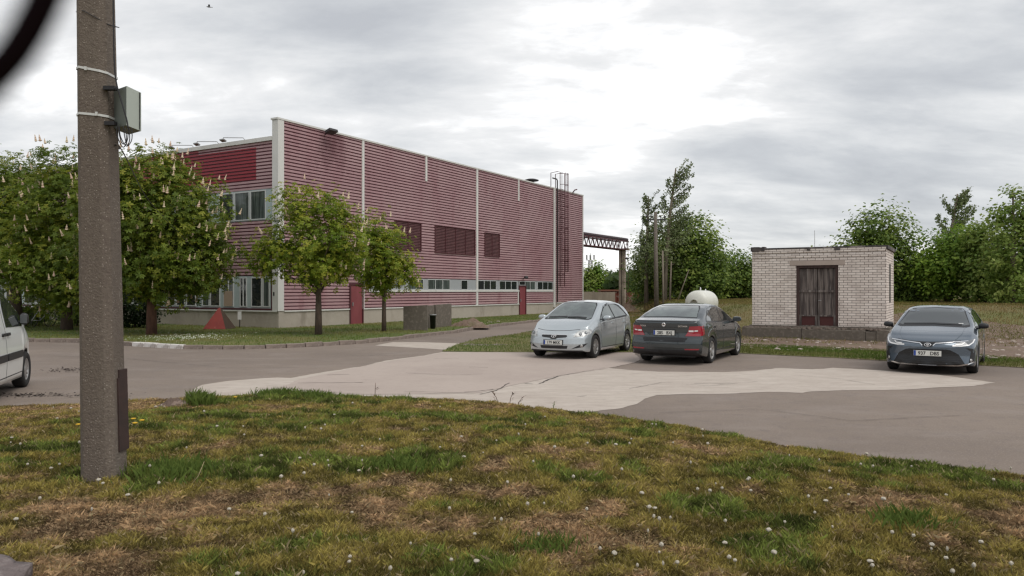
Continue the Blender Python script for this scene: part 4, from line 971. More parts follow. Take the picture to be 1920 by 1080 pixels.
    def wheels(s, spokes=10, steer=0, rimr=.68, w=.205):
        C = s.C; r = C['wr']; 
        for wx in C['wx']:
            for sy in (-1, 1):
                yo = C['W']-.015; y = sy*(yo-w/2)
                wh = empty('wheel', (wx-s.x0, y, r)); wh.parent = s.root
                if wx < 2 and steer: wh.rotation_euler = (0, 0, steer)
                if sy < 0: wh.scale = (1, -1, 1)
                h = w/2; rr = r*rimr
                mb = MB(); mb.lathe([(rr, -h+.01), (r*.9, -h), (r*.985, -h+.025), (r, -h+.05), (r, h-.05), (r*.985, h-.025), (r*.9, h), (rr+.012, h-.004), (rr, h-.02)], 36, 0, 'Y'); mb.build('tyre', M['tyre'], wh)
                mb = MB(); mb.lathe([(rr, -h+.01), (rr, h-.02), (rr-.012, h-.012), (rr-.025, h-.03), (rr-.03, -h+.02)], 32, 0, 'Y')
                mb.lathe([(.001, h-.035), (.055, h-.035), (.06, h-.05)], 16, 0, 'Y')
                for k in range(spokes):
                    a = 2*math.pi*k/spokes
                    Mx = Matrix.Rotation(a, 4, 'Y'); L_ = rr-.02
                    pts = [(x_*L_, yv, z_) for x_, yv, z_ in ((.05, h-.045, -.020), (.05, h-.045, .020), (1, h-.022, .026/spokes*8), (1, h-.022, -.026/spokes*8), (.05, h-.075, -.018), (.05, h-.075, .018), (1, h-.06, .024/spokes*8), (1, h-.06, -.024/spokes*8))]
                    mb.add([Mx @ Vector(p) for p in pts], [(0, 1, 2, 3), (0, 3, 7, 4), (1, 5, 6, 2), (4, 7, 6, 5)])
                mb.build('rim', M['alloy'], wh)
                mb = MB(); mb.lathe([(.001, h-.10), (rr-.01, h-.10)], 24, 0, 'Y'); mb.build('backing_disc', M['black'], wh)  # black backing stands in for the dark behind the spokes
    def mirror(s, x, z, m_, sc=1.0, tall=1.0, wide=1.0):
        for sy in (-1, 1):
            yb = s.at('S+', x, z-.08*sc)[0].y; mb = MB(); n = 12; m2 = 8; vs = []
            for i in range(m2+1):
                for j in range(n):
                    ph = math.pi*(i/m2-.5); th = 2*math.pi*j/n; c = abs(math.cos(ph))**.55
                    ex, ez = math.cos(th), math.sin(th); ex = math.copysign(abs(ex)**.7, ex); ez = math.copysign(abs(ez)**.7, ez)
                    vs.append((x-s.x0+ex*c*.075*sc*(1.15 if ex < 0 else .75), sy*(yb+.13*sc*wide+math.sin(ph)*.115*sc*wide), z+ez*c*.07*sc*tall))
            mb.add(vs, [(i*n+j, i*n+(j+1) % n, (i+1)*n+(j+1) % n, (i+1)*n+j) for i in range(m2) for j in range(n)], 0, True)
            mr = mb.build('wing_mirror', m_, s.root)
            mb = MB(); mb.box((x-s.x0+.055*sc, sy*(yb+.13*sc*wide), z), (.012, .19*sc*wide, .10*sc*tall)); mb.build('mirror_glass', M['carglass'], mr, bevel=.004)
            mb = MB(); mb.tube([(x-s.x0+.01, sy*(yb-.03), z-.075*sc), (x-s.x0, sy*(yb+.07*sc), z-.05*sc)], .022, 6); mb.build('mirror_arm', M['black'], mr)
def mir(poly): return [(-a, b_) for a, b_ in poly][::-1]

def place(root, c, ang):
    """ang: direction nose->tail measured clockwise from +Y"""
    root.location = (c[0], c[1], 0); root.rotation_euler = (0, 0, R(90-ang))

# --- silver blue hatchback
r_ = empty('parked_car', (0, 0, 0), 0, 'silver blue hatchback parked with its front towards the road, plate 179 MKK', 'car', 'cars parked on the edge of the yard')
C1 = dict(L=4.22, W=.88, wx=(.86, 3.46), wr=.31, ar=.345, fade=1.1, bowf=.36, bowr=.25, tum=.42, crease=.6,
    top=[(0, .70), (.05, .75), (.3, .86), (.7, .965), (.98, 1.035), (1.10, 1.075), (1.75, 1.39), (2.0, 1.475), (2.4, 1.515), (2.9, 1.50), (3.3, 1.44), (3.6, 1.33), (3.85, 1.15), (4.05, 1.02), (4.22, .90)],
    belt=[(0, .62), (.2, .71), (.5, .80), (1.0, .90), (2, .97), (3, 1.02), (3.8, 1.06), (4.1, .92), (4.22, .82)],
    hw=[(0, .80), (.15, .845), (.5, .87), (1, .88), (3.3, .88), (3.9, .86), (4.22, .79)], bot=[(0, .20), (.5, .185), (4.0, .2), (4.22, .26)],
    fp=[(.15, .06), (.25, .02), (.4, 0), (.55, .02), (.65, .07), (.72, .13), (.8, .2)], rp=[(.2, .06), (.4, 0), (.6, 0), (.8, .04), (.9, .08)])
c1 = Car(C1, r_, M['paintauris'])
WS = [(-.66, 1.045), (-.60, 1.02), (0, 1.045), (.60, 1.02), (.66, 1.045), (.53, 1.36), (.46, 1.425), (0, 1.455), (-.46, 1.425), (-.53, 1.36)]
def offs(poly, d):
    cx = sum(a for a, _ in poly)/len(poly); cy = sum(b for _, b in poly)/len(poly)
    return [(cx+(a-cx)*(1+d/abs(a-cx) if abs(a-cx) > .02 else 1), cy+(b-cy)*(1+d/abs(b-cy) if abs(b-cy) > .02 else 1)) for a, b in poly]
c1.decal(offs(WS, .018), 'F', 'windscreen_seal', M['black'], .002, cell=.08); c1.decal(WS, 'F', 'windscreen', M['carglasslight'], .005, cell=.07)
c1.line([(-.57, 1.052), (-.3, 1.062), (-.05, 1.068)], 'F', 'wiper', .013, M['black'], .02); c1.line([(-.02, 1.055), (.25, 1.062), (.52, 1.045)], 'F', 'wiper', .013, M['black'], .02)
for v in ('S+', 'S-'):
    DLO = [(1.27, 1.005), (1.55, 1.17), (1.95, 1.35), (2.35, 1.415), (2.8, 1.405), (3.1, 1.345), (3.38, 1.19), (3.50, 1.075), (3.2, 1.045), (2.3, 1.01)]
    c1.decal(offs(DLO, .02), v, 'window_seal', M['black'], .002, cell=.08)
    c1.decal([(1.50, 1.02), (1.60, 1.16), (1.95, 1.325), (2.28, 1.385), (2.36, 1.03)], v, 'window', M['carglasslight'], .005, cell=.07)
    c1.decal([(2.44, 1.035), (2.38, 1.39), (2.78, 1.38), (3.05, 1.32), (3.28, 1.17), (3.34, 1.075)], v, 'window', M['carglasslight'], .005, cell=.07)
    c1.decal([(1.33, 1.02), (1.53, 1.125), (1.46, 1.02)], v, 'window', M['carglasslight'], .005)
    c1.line([(1.28, 1.0), (1.20, .85), (1.22, .45), (1.30, .27)], v); c1.line([(2.40, 1.40), (2.42, .95), (2.38, .27)], v); c1.line([(3.30, 1.06), (3.22, .75), (3.02, .45), (2.98, .28)], v)
    c1.line([(1.24, .265), (3.0, .265)], v, 'sill_line', .008); c1.line([(1.3, .90), (2.3, .955), (3.4, .985)], v, 'shoulder_crease', .004, M['paintauris'], .006)
    for x in (2.18, 3.10): c1.decal([(x-.09, .875), (x+.09, .885), (x+.09, .91), (x-.09, .90)], v, 'door_handle', M['paintauris'], .025, skirt=.03)
HL = [(.505, .58), (.60, .585), (.76, .60), (.84, .66), (.85, .735), (.80, .775), (.68, .76), (.58, .735), (.535, .66)]
for pl_ in (HL, mir(HL)):
    h_ = c1.decal(pl_, 'F', 'headlight', M['lamp'], .006)
    sg = 1 if pl_ is HL else -1
    for (a, b_) in ((.66, .665), (.76, .69)):
        Mx = c1.on_face('F', sg*a, b_, .012); mb = MB(); mb.lathe([(.001, .004), (.03, .003), (.042, .012), (.045, .0)], 14); o = mb.build('reflector', M['lampdark'], h_); o.matrix_local = Mx
c1.decal([(-.36, .60), (-.33, .575), (-.10, .555), (-.07, .53), (.07, .53), (.10, .555), (.33, .575), (.36, .60), (.34, .632), (-.34, .632)], 'F', 'grille', M['black'], .005)
c1.line([(-.35, .64), (.35, .64)], 'F', 'grille_trim', .006, M['chrome'], .007)
c1.rings('F', 0, .605, .95, .012)
c1.decal([(-.36, .285), (.36, .285), (.385, .36), (-.385, .36)], 'F', 'lower_grille', M['black'], .005)
FG = [(.47, .28), (.74, .33), (.82, .42), (.66, .385)]
for pl_ in (FG, mir(FG)): c1.decal(pl_, 'F', 'fog_lamp_recess', M['black'], .005)
for sg in (-1, 1): o = MB().lathe([(.001, .004), (.03, .004), (.038, -.004)], 14).build('fog_lamp', M['alloy'], c1.body); o.matrix_local = c1.on_face('F', sg*.71, .355, .012)
c1.decal([(-.80, .19), (.80, .19), (.80, .225), (-.80, .225)], 'F', 'splitter', M['black'], .006, cell=.1)
c1.line([(-.60, .775), (-.35, .745), (0, .735), (.35, .745), (.60, .775)], 'F', 'bonnet_seam', .004)
c1.plate('F', 0, .445, '179 MKK')
for v in ('S+', 'S-'): c1.decal([(4.02, .82), (4.19, .80), (4.16, 1.0), (3.98, 1.08), (3.93, 1.03)], v, 'tail_light', M['taillamp'], .006)
c1.decal([(-.52, 1.08), (.52, 1.08), (.46, 1.32), (-.46, 1.32)], 'B', 'rear_window', M['carglass'], .005, cell=.08)
c1.wheels(9, 0, .66); c1.mirror(1.45, 1.045, M['paintauris'])
place(r_, (2.02, 21.75), 27)

# --- graphite liftback seen from behind
r_ = empty('parked_car', (0, 0, 0), 0, 'dark graphite liftback saloon seen from behind with red tail lights, plate 285 BXJ', 'car', 'cars parked on the edge of the yard')
C2 = dict(L=4.67, W=.905, wx=(.90, 3.586), wr=.32, ar=.355, fade=1.1, bowf=.30, bowr=.20, tum=.44, crease=.8,
    top=[(0, .66), (.05, .74), (.4, .86), (1.0, .97), (1.25, 1.03), (1.95, 1.36), (2.3, 1.44), (2.7, 1.461), (3.1, 1.445), (3.5, 1.37), (3.9, 1.245), (4.25, 1.115), (4.42, 1.085), (4.60, 1.075), (4.67, 1.03)],
    belt=[(0, .6), (.3, .78), (1.0, .90), (2, .95), (3, .98), (4, 1.0), (4.5, .985), (4.67, .95)],
    hw=[(0, .80), (.15, .86), (.5, .895), (1, .905), (3.6, .905), (4.2, .895), (4.67, .87)], bot=[(0, .2), (.5, .185), (4.1, .19), (4.67, .26)],
    fp=[(.2, .05), (.45, 0), (.6, .03), (.75, .12)], rp=[(.2, .07), (.30, .02), (.50, 0), (.60, .01), (.66, .05), (.80, .06), (.95, .03), (1.06, .0)])
c2 = Car(C2, r_, M['paintoct'])
RW = [(-.66, 1.135), (0, 1.15), (.66, 1.135), (.555, 1.33), (.48, 1.385), (0, 1.40), (-.48, 1.385), (-.555, 1.33)]
c2.decal(offs(RW, .015), 'B', 'window_seal', M['black'], .002, cell=.08); c2.decal(RW, 'B', 'rear_window', M['carglasslight'], .005, cell=.07)
for v in ('S+', 'S-'):
    DLO = [(1.34, .985), (1.6, 1.13), (2.0, 1.315), (2.4, 1.375), (2.9, 1.38), (3.4, 1.31), (3.85, 1.14), (4.02, 1.035), (3.2, 1.01)]
    c2.decal(offs(DLO, .02), v, 'window_seal', M['blackgloss'], .002, cell=.08)
    c2.decal([(1.42, 1.0), (1.66, 1.13), (2.02, 1.29), (2.45, 1.355), (2.52, 1.01)], v, 'window', M['carglass'], .005, cell=.07)
    c2.decal([(2.60, 1.01), (2.53, 1.355), (2.9, 1.358), (3.32, 1.295), (3.46, 1.03)], v, 'window', M['carglass'], .005, cell=.07)
    c2.decal([(3.52, 1.035), (3.40, 1.27), (3.8, 1.13), (3.94, 1.05)], v, 'window', M['carglass'], .005)
    c2.line([(2.56, 1.36), (2.58, .9), (2.54, .27)], v); c2.line([(3.50, 1.02), (3.42, .75), (3.22, .45), (3.18, .28)], v); c2.line([(1.35, .98), (1.28, .8), (1.3, .28)], v)
    c2.line([(1.2, .87), (2.5, .90), (3.6, .92), (4.4, .90)], v, 'shoulder_crease', .006, M['paintoct'], .008)
    for x in (2.36, 3.32): c2.decal([(x-.09, .865), (x+.09, .87), (x+.09, .90), (x-.09, .895)], v, 'door_handle', M['paintoct'], .025, skirt=.03)
    c2.line([(1.3, .30), (3.15, .30)], v, 'sill_line', .01)
    c2.decal([(4.24, .73), (4.475, .705), (4.475, .93), (4.28, .95)], v, 'tail_light', M['taillamp'], .007)
TL = [(.50, .70), (.83, .70), (.83, .945), (.60, .93), (.56, .80)]
for pl_ in (TL, mir(TL)):
    t_ = c2.decal(pl_, 'B', 'tail_light', M['taillamp'], .008); sg = 1 if pl_ is TL else -1
    a = [(sg*.58, .80), (sg*.685, .80), (sg*.685, .84), (sg*.58, .84)]; c2.decal(a, 'B', 'light_bar', M['lampwhite'], .012, parent=t_, cell=.03)
    a = [(sg*.705, .81), (sg*.78, .815), (sg*.78, .845), (sg*.705, .84)]; c2.decal(a, 'B', 'light_bar', M['lampwhite'], .012, parent=t_, cell=.03)
c2.decal([(-.80, 1.035), (.80, 1.035), (.78, 1.052), (-.78, 1.052)], 'B', 'spoiler_edge', M['black'], .006, cell=.1)
c2.line([(-.60, .90), (0, .905), (.60, .90)], 'B', 'boot_crease', .004); c2.line([(-.52, .66), (.52, .66)], 'B', 'boot_seam', .006)
c2.decal([(-.50, .56), (.50, .56), (.56, .655), (-.56, .655)], 'B', 'boot_shadow_panel', M['blackgloss'], .004)
c2.decal([(-.86, .42), (.86, .42), (.86, .50), (-.86, .50)], 'B', 'bumper_step', M['paintoct'], .02, cell=.08, skirt=.03)
c2.decal([(-.84, .22), (.84, .22), (.86, .37), (-.86, .37)], 'B', 'lower_bumper', M['black'], .006, cell=.08)
for sg in (-1, 1): c2.decal([(sg*.50, .375), (sg*.80, .375), (sg*.82, .41), (sg*.50, .405)], 'B', 'reflector', M['taillamp'], .010)
o = MB().lathe([(.001, .004), (.03, .004), (.034, .009), (.046, .009), (.05, 0)], 24).build('emblem', M['chrome'], c2.root); o.matrix_local = c2.on_face('B', 0, .965, .006)
mb = MB(); mb.box((0, 0, .006), (.03, .012, .004), R(35)); mb.box((-.008, .005, .006), (.028, .007, .004), R(10)); mb.build('winged_mark', M['blackgloss'], o)
for (tx, u) in (('SKODA', -.62), ('OCTAVIA', .34)): c2.text(tx, c2.root, (0, 0, 0), .052, M['chrome'], 'badge_lettering', 'LEFT', bold=.001, rot=c2.on_face('B', u, .915, .006))
c2.plate('B', 0, .775, '285   BXJ')
c2.wheels(5, 0, .70); c2.mirror(1.52, 1.02, M['paintoct'])
place(r_, (4.77, 20.4), 209.5)

# --- blue grey saloon facing the camera
r_ = empty('parked_car', (0, 0, 0), 0, 'blue grey saloon facing the camera at the right, plate 937 DBS', 'car', 'cars parked on the edge of the yard')
C3 = dict(L=4.63, W=.89, wx=(.95, 3.65), wr=.325, ar=.355, fade=1.2, bowf=.42, bowr=.3, tum=.46, crease=.8,
    top=[(0, .70), (.05, .75), (.35, .84), (.9, .94), (1.15, .985), (1.3, 1.03), (1.95, 1.33), (2.3, 1.415), (2.7, 1.435), (3.2, 1.40), (3.75, 1.22), (4.15, 1.09), (4.5, 1.06), (4.63, .98)],
    belt=[(0, .62), (.2, .72), (.6, .80), (1.1, .87), (2, .93), (3, .97), (4, 1.0), (4.63, .9)],
    hw=[(0, .83), (.15, .865), (.5, .885), (1, .89), (3.6, .89), (4.2, .87), (4.63, .8)], bot=[(0, .19), (.5, .18), (4.1, .19), (4.63, .25)],
    fp=[(.15, .05), (.22, .0), (.4, .03), (.55, .03), (.62, .03), (.70, .10), (.8, .2)], rp=[(.2, .05), (.5, 0), (.9, .03)])
c3 = Car(C3, r_, M['paintcor'])
WS = [(-.70, 1.015), (-.62, .99), (0, 1.01), (.62, .99), (.70, 1.015), (.56, 1.29), (.49, 1.345), (0, 1.37), (-.49, 1.345), (-.56, 1.29)]
c3.decal(offs(WS, .02), 'F', 'windscreen_seal', M['black'], .002, cell=.08); c3.decal(WS, 'F', 'windscreen', M['carglass'], .005, cell=.07)
c3.line([(-.6, 1.02), (0, 1.035), (.55, 1.02)], 'F', 'wiper', .012, M['black'], .016)
c3.decal([(.48, 1.03), (.58, 1.03), (.575, 1.05), (.485, 1.05)], 'F', 'sticker', M['white'], .008)
for v in ('S+', 'S-'):
    DLO = [(1.32, .97), (1.6, 1.10), (2.0, 1.29), (2.4, 1.345), (2.9, 1.35), (3.4, 1.25), (3.8, 1.08), (3.2, 1.0)]
    c3.decal(offs(DLO, .02), v, 'window_seal', M['black'], .002, cell=.08)
    c3.decal([(1.42, .985), (1.64, 1.10), (2.02, 1.27), (2.42, 1.325), (2.48, .99)], v, 'window', M['carglass'], .005, cell=.07)
    c3.decal([(2.56, .995), (2.50, 1.325), (2.88, 1.33), (3.3, 1.255), (3.55, 1.05)], v, 'window', M['carglass'], .005, cell=.07)
    c3.line([(2.52, 1.34), (2.54, .9), (2.5, .27)], v); c3.line([(1.34, .95), (1.25, .8), (1.3, .28)], v)
# lamps: dark housing with bright L
HLc = [(.44, .615), (.50, .605), (.74, .62), (.82, .68), (.845, .765), (.79, .745), (.66, .70), (.52, .675)]
for pl_ in (HLc, mir(HLc)):
    sg = 1 if pl_ is HLc else -1
    h_ = c3.decal(pl_, 'F', 'headlight', M['lampdark'], .006)
    c3.line([(sg*.45, .618), (sg*.60, .615), (sg*.74, .632), (sg*.80, .68), (sg*.825, .745)], 'F', 'light_guide', .011, M['lampwhite'], .011, parent=h_)
    c3.line([(sg*.50, .64), (sg*.62, .648), (sg*.66, .685)], 'F', 'light_guide', .007, M['lampwhite'], .011, parent=h_)
c3.line([(-.72, .715), (-.5, .695), (-.22, .665), (-.15, .66), (-.10, .615)], 'F', 'chrome_strip', .009, M['chrome'], .012); c3.line([(.10, .615), (.15, .66), (.22, .665), (.5, .695), (.72, .715)], 'F', 'chrome_strip', .009, M['chrome'], .012)
c3.line([(-.60, .718), (-.3, .688), (0, .68), (.3, .688), (.60, .718)], 'F', 'bonnet_seam', .012, M['black'], .004)
c3.decal([(-.14, .665), (-.09, .60), (-.06, .588), (.06, .588), (.09, .60), (.14, .665)], 'F', 'emblem_housing', M['blackgloss'], .008)
c3.rings('F', 0, .635, .92, .016)
c3.decal([(-.68, .225), (.68, .225), (.56, .44), (.42, .525), (.34, .54), (-.34, .54), (-.42, .525), (-.56, .44)], 'F', 'grille', M['blackgloss'], .006)
for k in range(8):
    z = .255+k*.036; wv = np.interp(z, [.225, .44, .54], [.66, .54, .33]); c3.line([(-wv, z), (0, z), (wv, z)], 'F', 'grille_slat', .005, M['black'], .010)
c3.line([(-.82, .285), (-.72, .235), (-.55, .212), (0, .205), (.55, .212), (.72, .235), (.82, .285)], 'F', 'lower_chrome', .010, M['chrome'], .014)
FG = [(.74, .245), (.83, .30), (.845, .50), (.80, .56), (.69, .57), (.78, .50)]
for pl_ in (FG, mir(FG)): c3.decal(pl_, 'F', 'fog_lamp_recess', M['black'], .005)
for sg in (-1, 1): o = MB().lathe([(.001, .004), (.026, .004), (.034, -.004)], 14).build('fog_lamp', M['alloy'], c3.body); o.matrix_local = c3.on_face('F', sg*.785, .315, .010)
for sg in (-1, 1): c3.line([(sg*.50, .74), (sg*.60, .86), (sg*.62, .965)], 'F', 'bonnet_crease', .006, M['paintcor'], .008)
c3.plate('F', 0, .455, '937   DBS', off=.045)
c3.wheels(10, 0, .7); c3.mirror(1.5, 1.0, M['black'], sc=.88)
place(r_, (10.10, 18.2), 34)

# --- white van, only its front part in frame
r_ = empty('delivery_van', (0, 0, 0), 0, 'white panel van with black rubbing strips, cut off at the left edge', 'van')
C4 = dict(L=4.81, W=.95, wx=(.90, 3.95), wr=.33, ar=.39, fade=1.2, bowf=.42, bowr=.1, tum=.16, crease=0,
    top=[(0, .88), (.05, .96), (.4, 1.10), (.75, 1.20), (.95, 1.27), (1.75, 1.73), (2.0, 1.83), (2.4, 1.88), (4.6, 1.90), (4.81, 1.86)],
    belt=[(0, .78), (.3, .92), (.8, 1.04), (1.2, 1.10), (4.81, 1.16)],
    hw=[(0, .82), (.2, .88), (.6, .93), (1, .95), (4.5, .95), (4.81, .93)], bot=[(0, .22), (.5, .22), (4.81, .26)],
    fp=[(.2, .05), (.4, 0), (.6, .02), (.8, .1), (1, .25)], rp=[(.2, 0), (2, .06)])
c4 = Car(C4, r_, M['paintvan'])
WS = [(-.74, 1.27), (0, 1.31), (.74, 1.27), (.66, 1.72), (.6, 1.80), (0, 1.83), (-.6, 1.80), (-.66, 1.72)]
c4.decal(WS, 'F', 'windscreen', M['carglass'], .005, cell=.07)
c4.decal([(-.84, .24), (.84, .24), (.86, .52), (-.86, .52)], 'F', 'front_bumper', M['black'], .012, cell=.08)
c4.decal([(-.4, .72), (.4, .72), (.4, .82), (-.4, .82)], 'F', 'grille', M['black'], .006)
for sg in (-1, 1): c4.decal([(sg*.5, .72), (sg*.80, .74), (sg*.84, 1.0), (sg*.66, .98)], 'F', 'headlight', M['lamp'], .006)
for v in ('S+', 'S-'):
    c4.decal([(.02, .24), (.50, .24), (.50, .36), (.42, .55), (.02, .56)], v, 'bumper_corner', M['black'], .008)
    c4.decal([(1.22, 1.14), (1.05, 1.22), (1.60, 1.62), (1.80, 1.74), (2.30, 1.78), (2.34, 1.16)], v, 'window', M['carglass'], .006, cell=.08)
    c4.line([(1.15, 1.12), (1.18, .5), (1.28, .3)], v); c4.line([(2.42, 1.85), (2.44, 1.1), (2.42, .3)], v)
    c4.decal([(1.36, .60), (2.38, .60), (2.38, .72), (1.36, .72)], v, 'rubbing_strip', M['black'], .02, cell=.1, skirt=.02); c4.decal([(2.46, .60), (3.5, .60), (3.5, .72), (2.46, .72)], v, 'rubbing_strip', M['black'], .02, cell=.1, skirt=.02)
    for x in (2.30, 2.58): c4.decal([(x-.09, 1.02), (x+.09, 1.02), (x+.09, 1.07), (x-.09, 1.07)], v, 'door_handle', M['black'], .03, skirt=.03)
    c4.line([(1.3, .33), (3.55, .33)], v, 'sill_line', .008)
c4.wheels(12, 0, .62); c4.mirror(1.30, 1.27, M['black'], sc=.8, tall=1.9, wide=.75)
# heads away from the camera: tail -> nose direction points up and right
a_ = -21; hd = Vector((math.sin(R(a_)), math.cos(R(a_)), 0)); side = Vector((hd.y, -hd.x, 0))
wheel = Vector((-9.06, 14.2, 0)); ctr = wheel-side*(C4['W']-.1)-hd*(C4['L']/2-C4['wx'][0])
r_.location = ctr; r_.rotation_euler = (0, 0, math.atan2(-hd.y, -hd.x))

# ------------------------------------------------------------------ trees
def unit(n):
    v = rng.normal(size=(n, 3)); return v/np.linalg.norm(v, axis=1)[:, None]
def leaf_quads(pos, size, nrm, palm=1, aspect=.42, droop=.3):
    """palm leaflets radiating from each point"""
    n = len(pos); nrm = nrm/np.linalg.norm(nrm, axis=1)[:, None]
    a = np.cross(nrm, unit(n)); a /= np.linalg.norm(a, axis=1)[:, None]; b_ = np.cross(nrm, a); out = []
    for k in range(palm):
        th = (k-(palm-1)/2)*(1.15 if palm > 1 else 0); d = a*math.cos(th)+b_*math.sin(th); sd_ = np.cross(nrm, d); s_ = size*(1-.12*abs(k-(palm-1)/2))
        tip = pos+d*s_[:, None]-nrm*(s_*droop)[:, None]; m_ = pos+d*(s_*.62)[:, None]-nrm*(s_*droop*.25)[:, None]; w = sd_*(s_*aspect*.5)[:, None]
        q_ = np.empty((n, 4, 3)); q_[:, 0] = pos; q_[:, 1] = m_+w; q_[:, 2] = tip; q_[:, 3] = m_-w; out.append(q_)
    q_ = np.stack(out, 1); return q_.reshape(-1, 3)
def crown_points(lobes, nclump, per, spread, shell=.55, nz=.2):
    """lobes: (cx,cy,cz,rx,ry,rz,weight); returns clump centres, leaf points, clump id, outward normals"""
    W_ = np.array([l[6] if len(l) > 6 else l[3]*l[5] for l in lobes], float); W_ /= W_.sum(); C_ = []; O_ = []
    for l, w in zip(lobes, W_):
        k = max(3, int(nclump*w)); d = unit(k); r = (shell+(1-shell)*rng.random(k)**.7)
        f = 1+nz*(rng.random(k)-.5)*2; c = np.array(l[:3])+d*np.array(l[3:6])*(r*f)[:, None]; C_.append(c); O_.append(d)
    C_ = np.concatenate(C_); O_ = np.concatenate(O_); k = len(C_); idx = np.repeat(np.arange(k), per)
    sp_ = spread*(.6+.8*rng.random(k)); off = rng.normal(size=(len(idx), 3))*np.array([1, 1, .75])*sp_[idx][:, None]
    return C_, C_[idx]+off, idx, O_[idx]*.5+unit(len(idx))*.6+np.array([0, 0, .7])
def tree(name, label, cat, base, trunk_h, trunk_r, lobes, nclump, per, spread, lsize, cols, palm=1, lean=(0, 0), bark='bark', group=None, shell=.55, limbs=10, strands=None, aspect=.5, blossoms=0, nz=.2):
    root = empty(name, base, 0, label, cat, group)
    C_, pts, idx, nrm = crown_points(lobes, int(nclump*(1.35 if palm == 1 else 1.1)), int(per*(1.3 if palm == 1 else 1.1)), spread, shell, nz)
    if strands:
        ex, ec = [], []
        for (p0, p1, p2, n, sp_) in strands:
            p0, p1, p2 = map(np.array, (p0, p1, p2)); t = rng.random(n); c = (1-t)[:, None]**2*p0+2*((1-t)*t)[:, None]*p1+(t**2)[:, None]*p2
            ex.append(c+rng.normal(size=(n, 3))*sp_*(1.15-t*.75)[:, None]); ec.append(np.full(n, len(C_)+len(ec)))
        pts = np.concatenate([pts]+ex); idx = np.concatenate([idx]+ec); nrm = np.concatenate([nrm, unit(sum(len(e) for e in ex))+np.array([0, 0, .3])])
    n = len(pts); k = idx.max()+1; cl = rng.random(k)[idx]; c0, c1, c2 = map(np.array, cols)
    tt = np.clip(cl*.8+(rng.random(n)-.5)*.5, 0, 1)[:, None]; col = np.where(tt < .5, c0+(c1-c0)*tt*2, c1+(c2-c1)*(tt*2-1))
    if palm == 1: lsize *= 1.3; aspect = .72
    sz = lsize*(.65+.7*rng.random(n)); v = leaf_quads(pts, sz, nrm, palm, aspect)
    np_mesh('crown', v, 4, M['leaf'], np.repeat(np.repeat(col, palm, axis=0), 4, axis=0), root)
    mb = MB(); lx, ly = lean; tp = Vector((lx, ly, trunk_h)); 
    mb.tube([(0, 0, -.1), (lx*.12, ly*.12, trunk_h*.3), (lx*.45, ly*.45, trunk_h*.65), tuple(tp)], [trunk_r*1.25, trunk_r, trunk_r*.75, trunk_r*.3], 9)
    sel = rng.permutation(len(C_))[:limbs]
    for i in sel:
        c = Vector(C_[i]); t0 = random.uniform(.35, .95); s0 = Vector((lx*t0**1.6, ly*t0**1.6, trunk_h*t0)); s0.z = min(s0.z, c.z-.1) if c.z-.1 > trunk_h*.25 else trunk_h*.3
        mid = (s0+c)/2+Vector((random.uniform(-.15, .15), random.uniform(-.15, .15), .12*(c-s0).length)); mb.tube([s0, mid, c], [trunk_r*.38, trunk_r*.22, trunk_r*.07], 5, caps=False)
    if strands:
        for (p0, p1, p2, n_, sp_) in strands:
            p0, p1, p2 = map(Vector, (p0, p1, p2)); mb.tube([(1-t)**2*p0+2*(1-t)*t*p1+t*t*p2 for t in (0, .25, .5, .75, 1)], [.035, .03, .02, .014, .006], 5, caps=False)
    mb.build('trunk', M[bark], root)
    if blossoms:
        sel = rng.permutation(len(C_))[:blossoms]; vs, fs_ = [], []
        O_ = (C_-C_.mean(0)); mb = MB()
        for i in sel:
            d = O_[i]/np.linalg.norm(O_[i]); p = Vector(C_[i]+d*spread*1.3+np.array([0, 0, .10])); up = Vector((d[0]*.35+random.uniform(-.1, .1), d[1]*.35, 1)).normalized(); h = random.uniform(.17, .27); r_0 = random.uniform(.045, .068)
            u = up.orthogonal().normalized(); w = up.cross(u)
            for q_ in range(4):
                # knobbly tiers of florets
                z0 = h*q_/4; rr = r_0*(1-.22*q_); vs = []
                m_ = 6; a0 = random.random()*3
                for (zz, kk) in ((z0-.012, .35), (z0+h*.10, 1.0), (z0+h*.30, .30)):
                    for j in range(m_): an = a0+2*math.pi*j/m_; f = kk*rr*random.uniform(.75, 1.25); vs.append(p+up*zz+(u*math.cos(an)+w*math.sin(an))*f)
                mb.add(vs, [(a*m_+j, a*m_+(j+1) % m_, (a+1)*m_+(j+1) % m_, (a+1)*m_+j) for a in (0, 1) for j in range(m_)])
        b_ = mb.build('blossoms', M['petal'], root); b_['kind'] = 'stuff'
    return root
CH = ((0.084, 0.132, 0.016), (0.160, 0.216, 0.024), (0.337, 0.338, 0.045)); CHY = ((0.129, 0.201, 0.020), (0.242, 0.306, 0.030), (0.450, 0.434, 0.056))
tree('chestnut_tree', 'big dense chestnut with few blossoms, leftmost of the chestnuts', 'tree', (-23.0, 35.6, .1), 4.5, .24,
     [(-.9, 0, 4.9, 3.0, 2.6, 2.9), (1.0, -.4, 4.2, 2.2, 2.2, 2.3), (-1.5, 0, 3.1, 2.6, 2.2, 1.7), (.2, 0, 6.4, 1.6, 1.5, 1.3)], 520, 24, .30, .135, CH, 5, bark='bark', blossoms=80)
tree('chestnut_tree', 'blossoming chestnut standing partly behind the concrete utility pole', 'tree', (-18.9, 32.6, .1), 4.2, .20,
     [(.2, 0, 4.9, 2.2, 2.2, 2.5), (-.4, -.3, 3.0, 2.0, 1.9, 1.9), (.6, 0, 6.0, 1.2, 1.2, 1.1), (.4, -.5, 2.0, 1.6, 1.4, 1.1)], 420, 24, .28, .135, CH, 5, bark='bark', blossoms=240)
